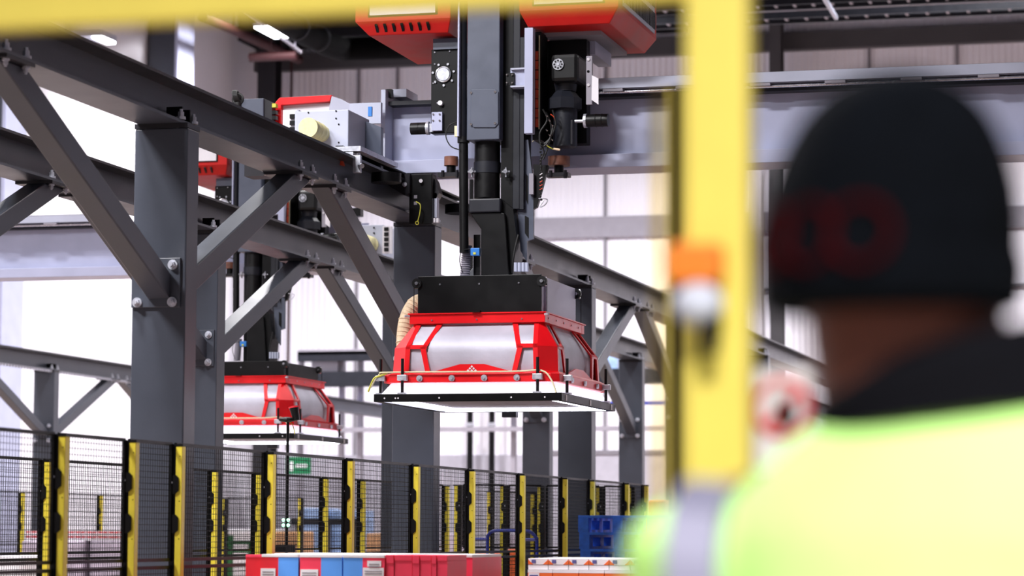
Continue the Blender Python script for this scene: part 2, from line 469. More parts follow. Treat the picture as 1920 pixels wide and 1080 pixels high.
def brace(X, Yc, Yt, label, zl=2.72):
    """diagonal from the column at Yc up to the beam at Yt"""
    sgn = 1 if Yt > Yc else -1
    t = thing('diagonal_brace', (X, Yc, zl), label, 'steel brace')
    s = .14
    p0 = Vector((X+.02, Yc+sgn*.10, zl)); p1 = Vector((X+.02, Yt, ZB-.02))
    d = (p1-p0).normalized(); a = Vector((1, 0, 0)); b = d.cross(a).normalized()
    # ends cut square to the column and the beam
    def cut(p, n):
        r = []
        for q in ((-1, -1), (1, -1), (1, 1), (-1, 1)):
            o = p+a*q[0]*s/2+b*q[1]*s/2; tt = (n[1]-o.dot(n[0]))/d.dot(n[0]); r.append(o+d*tt)
        return r
    r0 = cut(p0, (Vector((0, 1, 0)), Yc+sgn*.113)); r1 = cut(p1, (Vector((0, 0, 1)), ZB-.02))
    MB().loft([r0, r1]).build('tube', 'steel', t, .008)
    MB().box(X-.155, X+.15, Yc+sgn*.095, Yc+sgn*.113, zl-.12, zl+.17).build('end_plate', 'steel', t, .003)
    MB().box(X-.14, X+.14, Yt-.17, Yt+.17, ZB-.02, ZB-.0005).build('top_plate', 'steel_dark', t)
    for sx in (-.115, .105):
        for dz in (-.09, .13):
            if sgn < 0: bolt(t, (X+sx, Yc-.113, zl+dz), .020, (0, -1, 0), .03)
            else: bolt(t, (X+sx, Yc+.113, zl+dz), .016, (0, 1, 0), .025)
    for sy in (-.12, .12):
        bolt(t, (X+.11, Yt+sy, ZB+.018), .019, (0, 0, 1), .045)
        bolt(t, (X+.11, Yt+sy, ZB-.02), .014, (0, 0, -1), .03)
    return t


nameA = ['out to the left', 'the big one nearest the camera at left', 'behind the left of the front gripper head', 'behind the right of the front gripper head',
         'behind the yellow post', 'beside the person']
YA = [9.45, 14.79, 20.0, 25.45, 30.8, 36.15]
for i, y in enumerate(YA):
    column(XA+.01, y, 'grey steel column under the near runway beam, ' + nameA[i])
YB = [14.8, 20.18, 25.65, 31.3, 36.7, 42.1]
nameB = ['left of the big near column', 'just right of and behind the big near column', 'hidden behind the second near column',
         'seen below the front gripper between two columns', 'topped by the beam near the yellow post', 'farthest along']
for i, y in enumerate(YB):
    column(XB, y, 'grey steel column under the second runway beam, ' + nameB[i])
for i, y in enumerate((32.1, 37.55, 43.0)):
    column(XC, y, 'grey steel column under the far runway beam, ' + ['out at the left', 'standing at the left behind the fence', 'hidden behind the big column'][i])
for i in range(5):
    ym = (YA[i]+YA[i+1])/2
    brace(XA, YA[i], ym-.36, 'near runway brace rising away from column ' + nameA[i], 2.87)
    brace(XA, YA[i+1], ym+.36, 'near runway brace dropping onto column ' + nameA[i+1], 2.87)
for i in range(4):
    ym = (YB[i]+YB[i+1])/2
    brace(XB, YB[i], ym-.36, 'second runway brace rising from column ' + nameB[i], 2.87)
    brace(XB, YB[i+1], ym+.36, 'second runway brace dropping onto column ' + nameB[i+1], 2.87)
brace(XC, 32.1, 34.5, 'steel brace of the far runway rising from its column out at the left', 2.87)
brace(XC, 37.55, 35.1, 'steel brace of the far runway dropping to its column behind the fence at left', 2.87)
brace(XC, 37.55, 39.9, 'steel brace of the far runway rising away from its column behind the fence at left', 2.87)
brace(XC, 43.0, 40.5, 'steel brace of the far runway hidden mostly by the big column', 2.87)

# ================================================================== CRANES
G0 = 4.145


def girder(x0, x1, y, label, lip=None, endplate=None):
    t = thing('bridge_girder', ((x0+x1)/2, y, G0), label, 'crane girder')
    z0, z1 = G0, 4.70
    MB().box(x0, x1, y+.06, y+.085, z0+.10, z1-.03).build('web', 'pale_paint', t)
    MB().box(x0, x1, y-.06, y+.34, z0, z0+.1).build('bottom_flange', 'pale_paint', t, .004)
    MB().box(x0, x1, y-.06, y+.34, z1-.03, z1).build('top_flange', 'charcoal', t)
    MB().box(x0, x1, y+.60, y+.62, z0+.05, z1+.02).build('rear_web', 'pale_paint', t)
    if lip:
        MB().box(lip[0], lip[1], y-.14, y-.06, 4.725, 4.80).build('cable_channel', 'pale_panel', t)
        MB().box(lip[0], lip[1], y-.06, y+.0, 4.70, 4.815).build('channel_back', 'black_steel', t)
        n = int((lip[1]-lip[0])/.55)
        for i in range(n): MB().box(lip[0]+i*.55+.1, lip[0]+i*.55+.25, y-.15, y-.06, 4.70, 4.72).build('channel_clip', 'grey_rail', t)
        MB().cyl((lip[0], y-.10, 4.7), (lip[1], y-.10, 4.7), .012).build('guide_rod', 'chrome', t)
    return t


GY = 19.36
tg = girder(PY(722, 250, 19.3).x, 9.0, GY, 'long pale grey bridge girder of the front crane crossing the hall', (PY(1105, 150, 19.2).x, 9.0))
# end plate, bracket
m = MB().pbox(714, 168, 722, 326, 19.22, .7); m.build('end_plate', 'pale_panel', tg)
MB().pbox(720, 167, 734, 183, 19.3, .05).build('bracket', 'black_steel', tg)
MB().pbox(726, 167, 762, 182, 19.42, .3).build('top_plate', 'pale_panel', tg)
for px, py in ((724, 221), (722, 279), (911-0, 0)):
    if py: bolt(tg, PY(px+1, py, 19.41), .012)
tg2 = girder(-16.6, PY(655, 440, 26.5).x, GY+7.2, 'pale grey bridge girder of the rear crane seen behind the big column', (-16.6, PY(230, 400, 26.4).x))

# end carriage of the front crane on the near beam ------------------
t = thing('end_carriage', (XA, 19.3, ZT), 'dark end carriage of the front crane riding the near runway beam', 'crane carriage')
MB().box(XA-.16, XA+.14, 18.0, 20.9, ZT+.031, ZT+.05).build('carriage_beam', 'black_steel', t, .01)
MB().pbox(767, 326, 810, 420, 19.25, .12).build('wheel_guard', 'black_steel', t, .006)
MB().pprism([(811, 330), (817, 340), (823, 362), (818, 372), (811, 372)], 19.3, .1).build('guard_bracket', 'steel_dark', t)
MB().pbox(811, 362, 819, 408, 19.3, .06).build('strap', 'pale_panel', t)
for px in (812, 818): MB().pbox(px, 409, px+4, 417, 19.28, .03).build('clamp', 'tag_white', t)
MB().pprism([(720, 326), (768, 326), (768, 362), (758, 366), (722, 344)], 19.2, .5).build('gusset', 'steel_dark', t)
for px, py in ((727, 330), (739, 335), (749, 339), (759, 346)): bolt(t, PY(px, py, 19.2), .012)
MB().cyl((XA+.02, 18.75, ZT-.10), (XA+.20, 18.75, ZT-.10), .0, .0)
for yy in (18.55, 20.5):
    MB().cyl((XA+.20, yy, ZT-.12), (XA+.20, yy, ZT-.05), .11, n=24).build('guide_wheel', 'black_steel', t, smooth=True)
MB().tube([PY(780, 378, 19.2), PY(788, 384, 19.19), PY(787, 400, 19.19), PY(783, 416, 19.2)], .004).build('earth_cable', 'cable_yellow', t)
MB().ring(PY(782, 418, 19.2), (0, 1, 0), .012, .004).build('cable_lug', 'cable_yellow', t)
for py in (366, 378): MB().pbox(776, py, 782, py+6, 19.245, .006).build('marking', 'grey_rail', t)
MB().cyl(PY(789, 339, 19.25), PY(789, 339, 19.22), .014).build('bolt', 'tag_white', t)
# buffer end at the front of the carriage
MB().box(XA-.15, XA+.18, 18.0, 18.9, ZT+.04, ZT+.075).build('front_plate', 'zinc', t)
MB().pbox(661, 291, 676, 324, 18.0, .03).build('buffer_plate', 'zinc', t, .004)
MB().cyl(PY(674, 310, 18.0), PY(679, 311, 17.93), .018, n=6).build('bolt', 'chrome', t)
MB().cyl(PY(672, 288, 18.02), PY(672, 300, 18.02), .016, n=8).build('bolt', 'chrome', t)
MB().cyl(PY(636, 311, 18.1), PY(636, 299, 18.1), .042, .028).build('guide_roller', 'orange_red', t, smooth=True)
MB().pbox(640, 285, 662, 293, 18.0, .1).build('buffer_arm', 'zinc', t)
MB().pbox(629, 273, 643, 288, 18.05, .2).build('sensor_box', 'black_steel', t)

# switchgear on the front crane's left end ---------------------------
t = thing('switch_housing', PY(630, 290, 18.6), 'pale grey switch housing with round cream bellows, left end of the front crane', 'machine housing')
MB().pbox(556, 207, 653, 288, 18.3, .5).build('body', 'pale_panel', t, .006)
y = 18.55
MB().pprism([(553, 208), (560, 206), (560, 300), (553, 296)], 18.32, .4).build('side_cover', 'pale_panel', t)
MB().pprism([(653, 216), (668, 221), (714, 238), (714, 320), (653, 290)], 18.7, .06).build('rear_cover', 'slate', t)
c = PY(586, 243, 18.1); d0 = Vector((c.x, 18.0, c.z)); prof = [.072, .072, .064, .072, .062, .070, .060, .064]
m = MB()
for i in range(7): m.cyl(d0+Vector((0, i*.045, 0)), d0+Vector((0, (i+1)*.045, 0)), prof[i], prof[i+1], 28)
m.build('bellows', 'cream', t, smooth=True)
for px, py in ((578, 211), (630, 208), (630, 222), (635, 233), (635, 267)):
    MB().cyl(PY(px, py, 18.3), PY(px, py, 18.294), .006, n=8).build('screw', 'black_steel', t)
for py in (214, 226, 238): MB().pbox(543, py, 553.5, py+8, 18.45, .02).build('vent_slot', 'black_steel', t)
MB().pbox(530, 206, 556, 300, 18.47, .3).build('vent_panel', 'tag_white', t)
MB().pbox(690, 200, 697, 218, 18.9, .02).build('latch', 'sensor_blue', t)
MB().pbox(655, 193, 714, 232, 19.1, .04).build('back_plate', 'pale_panel', t)

t = thing('drive_cabinet', PY(578, 300, 19.9), 'red framed cabinet standing behind the grey switch housing at left', 'machine cabinet')
Yc = 19.6
MB().pprism([(516, 192), (524, 183), (622, 178), (618, 190), (527, 197), (527, 285), (516, 285)], Yc, .9).build('frame', 'red_paint', t, .004)
MB().pbox(527, 195, 620, 290, Yc+.05, .8).build('panel', 'tag_white', t)
MB().box(PY(520, 285, Yc).x, XA-.16, Yc+.1, Yc+.3, ZT+.035, ZT+.12).build('support_arm', 'steel_dark', t)
MB().pprism([(622, 180), (640, 186), (660, 197), (655, 212), (616, 209)], Yc-.0, .05).build('side_plate', 'pale_panel', t)
t = thing('junction_box', PY(480, 260, 19.5), 'dark grey junction box on the runway left of the red framed cabinet', 'machine housing')
MB().pprism([(452, 186), (494, 184), (494, 250), (452, 240)], 19.5, .5).build('body', 'slate', t, .006)
MB().pprism([(494, 184), (510, 192), (510, 256), (494, 250)], 19.52, .3).build('side', 'steel_dark', t)
MB().box(PY(455, 240, 19.5).x, PY(524, 240, 19.5).x, 19.55, 19.75, ZT+.1, ZT+.3).build('support_arm', 'steel_dark', t)
for py in (194, 207, 217): MB().pbox(510, py, 517, py+7, 19.5, .05).build('terminal', 'cable_yellow' if py < 200 else 'black_steel', t)
m = MB()
for i in range(5): m.ring(PY(441+i*1.5, 181, 19.5), (1, 0, .3), .045, .008)
m.ring(PY(446, 186, 19.5), (0, 1, 0), .04, .012); m.cyl(PY(446, 192, 19.5), PY(446, 214, 19.5), .03)
m.build('coiled_cable', 'cable_black', t)

# red cabinets --------------------------------------------------------


def cabinet(ox, oy, which, label):
    Y = 18.72+oy; yq = 18.72
    z0 = PY(1143 if which == 'R' else 692.5, 44 if which == 'R' else 67.5, yq).z
    if which == 'L': X0, X1, xo0, xo1 = [PY(p_, 55, yq).x for p_ in (692.5, 840, 670.5, 849)]
    else: X0, X1, xo0, xo1 = [PY(p_, 45, yq).x for p_ in (990, 1143, 977, 1163)]
    X0 += ox; X1 += ox; xo0 += ox; xo1 += ox
    zc = PY(692.5, 43, yq).z if which == 'L' else PY(1143, 16, yq).z
    yf = Y-.06; yb = Y+1.25; Z2 = z0+.6
    t = thing('motor_cabinet', ((X0+X1)/2, Y+.6, z0), label, 'machine cabinet')
    bot = [(X0, Y, z0), (X1, Y, z0), (X1, yb, z0), (X0, yb, z0)]
    mid = [(xo0, yf, zc), (xo1, yf, zc), (xo1, yb+.05, zc), (xo0, yb+.05, zc)]
    top = [(xo0, yf, Z2), (xo1, yf, Z2), (xo1, yb+.05, Z2), (xo0, yb+.05, Z2)]
    tp2 = [(X0, Y, Z2+.08), (X1, Y, Z2+.08), (X1, yb, Z2+.08), (X0, yb, Z2+.08)]
    MB().loft([bot, mid, top, tp2]).build('shell', 'red_cabinet', t, .006)
    a = .09
    MB().box(xo0+a+.01, xo1-a-.01, yf-.004, yf+.01, zc+.03, Z2-.04).build('panel_gasket', 'black_steel', t)
    MB().box(xo0+a+.025, xo1-a-.025, yf-.012, yf-.003, zc+.042, Z2-.055).build('door_panel', 'tag_white', t)
    if which == 'L':
        for i in range(7):
            x = X0+.07+i*.066; zm = (z0+zc)/2; ym = (Y+yf)/2
            MB().beam((x, ym+.028, z0+.025-.006), (x, ym-.032, zc-.02-.006), .02, .012).build('vent_slot', 'black_steel', t)
        MB().cyl((X1-.12, Y+.75, z0-.09), (X1-.02, Y+.75, z0-.09), .05).build('motor_end', 'zinc', t)
    else:
        m = MB()
        m.box(xo1, xo1+.008, yf+.12, yb-.05, zc+.03, Z2-.02); m.build('grille_plate', 'pale_panel', t)
        for k in range(3):
            for i in range(22):
                yy = yf+.16+i*.052
                MB().box(xo1+.008, xo1+.012, yy, yy+.024, zc+.06+k*.17, zc+.19+k*.17).build('grille_slot', 'black_steel', t)
        MB().box(X0+.06, X1-.12, Y+.25, yb-.1, z0-.03, z0).build('underside_plate', 'grey_rail', t)
        MB().box(X1-.32, X1-.22, Y+.5, yb-.2, z0-.13, z0-.03).build('mounting_block', 'pale_paint', t)
    return t


cabinet(0, 0, 'L', 'red cabinet with slotted lower edge, left of the front mast top')
cabinet(0, 0, 'R', 'red cabinet with side grille, right of the front mast top')
cabinet(-4.42, 7.1, 'L', 'red cabinet with slotted lower edge behind the big column, on the rear crane')

# masts -----------------------------------------------------------------


def mast(ox, oy, drop, label):
    t = thing('lifting_mast', (-5.05+ox, 18.85+oy, 3.28-drop), label, 'crane mast')
    D = Vector((ox, oy, 0))

    def mk(mb, name, m, dz=0, **k):
        mb.v = [(v[0]+ox, v[1]+oy, v[2]-dz) for v in mb.v]; return mb.build(name, m, t, **k)
    mk(MB().pbox(876, -70, 937, 262, 18.7, .3), 'mast_tube', 'slate', bevel=.006)
    pp = [(883, 167), (929, 167), (934, 172), (934, 232), (928, 239), (888, 239), (882, 233)]
    pan = mk(MB().pprism(pp, 18.69, .012), 'access_panel', 'slate', bevel=.003)
    for px, py in ((883, 174), (928, 172), (928, 231), (883, 233)):
        MB().cyl(PY(px, py, 18.69)+D, PY(px, py, 18.682)+D, .009, n=12).build('screw', 'chrome', pan)
    c = PY(867, 0, 18.78); c2 = PY(867, 257, 18.78)
    mk(MB().cyl((c.x, 18.78, 5.6), (c2.x, 18.78, c2.z), .034), 'hose_conduit', 'charcoal', smooth=True)
    mk(MB().pbox(858, -60, 861, 255, 18.70, .04), 'cover_strip', 'pale_paint')
    c3 = PY(869, 268, 18.78)
    mk(MB().cyl((c3.x, 18.78, c2.z), (c3.x, 18.78, c3.z), .045), 'conduit_collar', 'black_plastic', smooth=True)
    c4 = PY(873, 474, 18.78)
    mk(MB().cyl((c3.x, 18.78, c3.z), (c3.x+.01, 18.78, c4.z), .034), 'conduit_lower', 'black_plastic', smooth=True)
    a = PY(914, 255, 18.85); b = PY(914, 372, 18.85)
    mk(MB().cyl((a.x, 18.85, a.z+.05), (a.x, 18.85, b.z-drop), .095, n=32), 'inner_cylinder', 'black_plastic', smooth=True)
    a2 = PY(914, 305, 18.85); b2 = PY(914, 326, 18.85)
    mk(MB().cyl((a.x, 18.85, a2.z), (a.x, 18.85, b2.z), .1, n=32), 'cylinder_band', 'charcoal', smooth=True)
    for px, dx in ((885, -.02), (949, .02)):
        q = PY(px, 322, 18.75); mk(MB().cyl(q, q+Vector((0, -.03, 0)), .016, n=10).box(q.x-.03, q.x+.03, 18.74, 18.76, q.z-.006, q.z+.006).box(q.x-.005, q.x+.005, 18.74, 18.76, q.z-.04, q.z+.03), 'hose_clamp', 'chrome')
    # carriage block, tapered arm below
    mk(MB().pbox(879, 372, 938, 398, 18.68, .34), 'carriage_block', 'charcoal', drop, bevel=.01)
    mk(MB().pprism([(880, 398), (938, 398), (946, 400), (948, 420), (955, 527), (902, 527), (902, 430)], 18.70, .28), 'tapered_arm', 'black_steel', drop, bevel=.006)
    mk(MB().pprism([(938, 372), (962, 392), (968, 440), (960, 527), (948, 527), (946, 400), (938, 398)], 18.74, .24), 'arm_side', 'black_steel', drop)
    mk(MB().pbox(888, 440, 900, 520, 18.9, .1), 'rear_stay', 'black_steel', drop)
    mk(MB().pbox(940, -70, 962, 396, 18.80, .16), 'side_channel', 'black_steel')
    mk(MB().pbox(962, -70, 975, 392, 18.80, .22), 'guide_channel', 'charcoal', bevel=.004)
    mk(MB().pbox(975, 70, 982, 392, 18.80, .22), 'guide_cover', 'charcoal')
    mk(MB().pprism([(980, 262), (990, 262), (1000, 345), (1000, 448), (988, 452), (988, 492), (976, 470), (970, 392), (980, 392)], 18.84, .03), 'guide_plate', 'slate', drop*.5)
    for q in ((986, 326, 990, 384), (984, 404, 991, 447)):
        mk(MB().pprism([(q[0], q[1]), (q[2], q[1]+4), (q[2], q[3]), (q[0], q[3]-10)], 18.836, .004), 'slot', 'black_steel', drop*.5)
    mk(MB().pbox(992, 325, 1000, 364, 18.80, .03), 'wear_pad', 'grey_rail', drop*.5)
    mk(MB().pbox(983, 52, 999, 250, 18.70, .07), 'cable_trunking', 'pale_paint', bevel=.003)
    mk(MB().pbox(957, 131, 984, 160, 18.74, .05), 'trunking_bracket', 'pale_paint')
    mk(MB().pbox(957, 127, 990, 130, 18.71, .1).pbox(957, 160, 990, 163, 18.71, .1), 'bracket_flange', 'pale_panel')
    mk(MB().pbox(949, 137, 964, 160, 18.72, .02), 'bracket_pad', 'black_steel')
    for px, py in ((950, 140), (960, 140), (950, 155), (960, 155)):
        mk(MB().cyl(PY(px, py, 18.715), PY(px, py, 18.705), .006, n=8), 'screw', 'chrome')
    mk(MB().pbox(999, 60, 1014, 262, 18.82, .2), 'chain_tray', 'black_plastic')
    for i in range(8):
        y0 = 96+i*18; mk(MB().pbox(1004, y0, 1009, y0+16, 18.80, .02), 'cable_strip', 'orange_red')
    for px in (1001.5, 1010.5): mk(MB().pbox(px-.5, 66, px+.5, 242, 18.80, .02), 'tray_edge', 'cable_cream')
    # trolley frame: black left bearing plate ------------------------------------
    pl = mk(MB().pbox(808, 92, 860, 250, 18.86, .1), 'bearing_plate', 'black_steel', bevel=.006)
    q = PY(832, 140, 18.86)+D
    MB().cyl(q, q+Vector((0, -.02, 0)), .048, n=28).build('bearing_cap', 'zinc', pl, smooth=True)
    MB().ring(q+Vector((0, -.01, 0)), (0, 1, 0), .055, .007, 28).build('bearing_ring', 'chrome', pl)
    for k in range(7):
        an = .25+k*.9; r = .082
        MB().cyl(q+Vector((r*math.cos(an), 0, r*math.sin(an))), q+Vector((r*math.cos(an), -.012, r*math.sin(an))), .009, n=10).build('screw', 'chrome', pl)
    for px, py in ((815, 98), (843, 80+16), (815, 120), (812, 156), (820, 193)):
        MB().cyl(PY(px, py, 18.86)+D, PY(px, py, 18.85)+D, .006, n=8).build('screw', 'zinc', pl)
    q = PY(827, 194, 18.86)+D; MB().cyl(q, q+Vector((0, -.03, 0)), .018, n=16).build('locking_pin', 'tag_white', pl)
    mk(MB().pbox(812, 72, 860, 92, 18.84, .3), 'top_mount', 'slate')
    br = mk(MB().pbox(809, 210, 829, 245, 18.83, .03), 'buffer_bracket', 'pale_paint', bevel=.003)
    for px, py in ((812, 214), (824, 214), (812, 226), (824, 226)):
        MB().cyl(PY(px, py, 18.83)+D, PY(px, py, 18.822)+D, .007, n=8).build('screw', 'chrome', br)
    q = PY(787, 241, 18.87)
    mk(MB().cyl((q.x-.065, 18.87, q.z), (q.x-.005, 18.87, q.z), .045, n=24).cyl((q.x-.0, 18.87, q.z), (q.x+.055, 18.87, q.z), .045, n=24).cyl((q.x-.01, 18.87, q.z), (q.x+.005, 18.87, q.z), .041, n=24), 'rubber_buffer', 'black_plastic', smooth=True)
    mk(MB().cyl((q.x+.055, 18.87, q.z), (q.x+.075, 18.87, q.z), .05, n=24).box(q.x+.075, q.x+.11, 18.85, 18.89, q.z-.03, q.z+.03), 'buffer_flange', 'zinc')
    mk(MB().tube([PY(858, 228, 18.72), PY(842, 236, 18.74), PY(836, 255, 18.75), PY(845, 274, 18.75), PY(862, 281, 18.73)], .0045, 6), 'loop_cable', 'cable_black')
    mk(MB().pbox(852, 236, 858, 256, 18.74, .03), 'connector', 'cable_cream')
    # right side gearbox --------------------------------------------------------
    mk(MB().pbox(1014, 76, 1100, 270, 19.12, .12), 'back_plate', 'black_steel')
    gb = mk(MB().pbox(1032, 100, 1084, 153, 18.82, .3), 'gearbox', 'black_plastic', bevel=.03)
    q = PY(1047, 121, 18.82)+D
    MB().cyl(q, q+Vector((0, -.012, 0)), .042, n=28).build('gearbox_cover', 'chrome', gb)
    for k in range(8):
        an = k*math.pi/4; e = q+Vector((.028*math.cos(an), -.012, .028*math.sin(an)))
        MB().cyl(e, e+Vector((0, -.003, 0)), .007, n=8).build('cover_hole', 'black_steel', gb)
    MB().cyl(q+Vector((0, -.012, 0)), q+Vector((0, -.018, 0)), .01, n=10).build('cover_screw', 'zinc', gb)
    a = PY(1061, 150, 18.97); b = PY(1061, 172, 18.97)
    mk(MB().cyl((a.x, 18.97, a.z), (a.x, 18.97, b.z), .092, .075, 24), 'gearbox_neck', 'charcoal', smooth=True)
    a = PY(1059, 172, 18.97); b = PY(1059, 206, 18.97)
    mk(MB().cyl((a.x, 18.97, a.z), (a.x, 18.97, a.z-.055), .075, .12, 8).cyl((a.x, 18.97, a.z-.055), (a.x, 18.97, b.z), .128, .128, 8), 'motor_adapter', 'charcoal')
    b2 = PY(1060, 276, 18.97)
    mk(MB().cyl((a.x+.005, 18.97, b.z), (a.x+.005, 18.97, b2.z), .088, n=24), 'motor', 'charcoal', smooth=True)
    mk(MB().pbox(1070, 225, 1073, 270, 18.87, .02), 'motor_rib', 'steel_dark')
    mp = mk(MB().pbox(1099, 105, 1110, 196, 18.80, .03), 'tag_plate', 'grey_rail', bevel=.002)
    for px, py in ((1103, 111), (1103, 159)): MB().cyl(PY(px, py, 18.8)+D, PY(px, py, 18.79)+D, .011, n=12).build('screw', 'tag_white', mp)
    MB().cyl(PY(1103, 134, 18.8)+D, PY(1103, 134, 18.796)+D, .01, n=12).build('hole', 'black_steel', mp)
    mk(MB().pprism([(1110, 141), (1122, 147), (1122, 196), (1109, 187)], 18.76, .006), 'white_tag', 'tag_white')
    q = PY(1118, 226, 18.92)
    mk(MB().cyl((q.x-.07, 18.92, q.z), (q.x+.09, 18.92, q.z), .047, n=24).ring((q.x+.0, 18.92, q.z), (1, 0, 0), .046, .004).ring((q.x+.045, 18.92, q.z), (1, 0, 0), .046, .004), 'rubber_buffer', 'black_plastic', smooth=True)
    mk(MB().cyl((q.x-.09, 18.92, q.z), (q.x-.07, 18.92, q.z), .052, n=24).cyl((q.x-.16, 18.92, q.z), (q.x-.09, 18.92, q.z), .012), 'buffer_flange', 'zinc')
    # cables, guide rollers under the girder ---------------------------------
    for j, (col, pts) in enumerate((('cable_black', [(1018, 205), (1026, 225), (1012, 250), (1016, 275), (1030, 262), (1038, 235)]),
                                    ('cable_black', [(1010, 262), (1020, 285), (1014, 300), (1016, 330)]),
                                    ('cable_black', [(1036, 206), (1042, 232), (1032, 258), (1020, 270)]),
                                    ('orange_red', [(1032, 214), (1039, 220), (1042, 232)]),
                                    ('cable_cream', [(1001, 246), (1006, 252), (1001, 262), (998, 266)]),
                                    ('cable_yellow', [(1021, 270), (1030, 276), (1038, 280)]),
                                    ('cable_black', [(1024, 210), (1034, 240), (1028, 275), (1018, 300)]))):
        mk(MB().tube([PY(a, b, 18.76+.02*j) for a, b in pts], .007 if 'black' in col else .004, 6), 'loose_cable', col)
    for k in range(7):
        mk(MB().cyl(PY(1024+(k % 3)*5, 216+k*9, 18.75), PY(1026+(k % 3)*5, 218+k*9, 18.73), .005, n=6), 'cable_clip', 'chrome')
    mk(MB().cyl(PY(1038, 279, 18.76), PY(1050, 281, 18.76), .008), 'cable_plug', 'hose_cream')
    m = MB()
    for k in range(20):
        q = PY(1014+1.2*math.sin(k*1.7)+max(0, 8-k)*.1, 268+k*5.6, 18.74); m.ell(q, .010, .01, .008, 8, 5)
    mk(m, 'bead_chain', 'cable_black')
    for k in range(5): mk(MB().cyl(PY(1012, 328+k*7, 18.73), PY(1017, 325+k*7, 18.73), .0035), 'chain_mark', 'orange_red' if k > 1 else 'tag_white')
    mk(MB().pprism([(1000, 308), (1028, 310), (1013, 366), (1007, 388), (1000, 392)], 18.84, .04), 'gusset', 'black_steel')
    mk(MB().tube([PY(1010, 372, 18.8), PY(1026, 374, 18.8), (PY(1022, 384, 18.8)), PY(1012, 388, 18.8), PY(1020, 376, 18.8)], .004, 6), 'wire_hook', 'zinc')
    for px, w_ in ((846, 14), (1048, 22)):
        a = PY(px, 294, 19.05); b = PY(px, 311, 19.05)
        mk(MB().cyl((a.x, 19.05, a.z), (a.x, 19.05, b.z), .0+w_*.0037, n=28), 'guide_wheel', 'wheel_brown', smooth=True)
        mk(MB().cyl((a.x, 19.05, b.z), (a.x, 19.05, b.z-.06), .035), 'wheel_axle', 'black_steel')
        mk(MB().box(a.x-.09, a.x+.08, 19.0, 19.1, b.z-.085, b.z-.055).cyl((a.x-.05, 19, b.z-.09), (a.x-.05, 19, b.z-.04), .014, n=6).cyl((a.x+.06, 19, b.z-.1), (a.x+.06, 19, b.z-.04), .014, n=6), 'wheel_bracket', 'steel_dark')
    # lower hose and sensor
    m = MB(); a = PY(876, 462, 18.85); b = PY(872, 516, 18.85)
    for k in range(14): m.ring(a.lerp(b, k/13), (0, 0, 1), .032, .006, 20, 6)
    m.cyl(a, b, .03)
    mk(m, 'ribbed_hose', 'grey_rail', drop, smooth=True)
    mk(MB().pbox(882, 465, 899, 479, 18.74, .04), 'sensor', 'sensor_blue', drop, bevel=.003)
    mk(MB().pbox(887, 473, 892, 477, 18.735, .01), 'sensor_label', 'cable_yellow', drop)
    mk(MB().tube([PY(882, 467, 18.75), PY(866, 470, 18.75), PY(862, 490, 18.75), PY(868, 512, 18.78)], .003, 6), 'sensor_wire', 'cable_black', drop)
    mk(MB().tube([PY(972, 440, 18.72), PY(966, 465, 18.72), PY(962, 490, 18.72), PY(960, 512, 18.74)], .008, 6), 'loom', 'cable_black', drop)
    m = MB()
    for k in range(4):
        q = PY(967+k*7, 500, 18.65); m.cyl((q.x, 18.65, q.z-.035), (q.x, 18.65, q.z+.03), .013, n=10)
    mk(m, 'valve_block', 'pale_panel', drop)
    return t


mast(0, 0, 0, 'dark square lifting mast of the front crane with gearbox and buffers')
mast(-4.42, 7.1, .128, 'dark lifting mast of the rear crane partly hidden behind the runway beams')

# gripper heads --------------------------------------------------------------


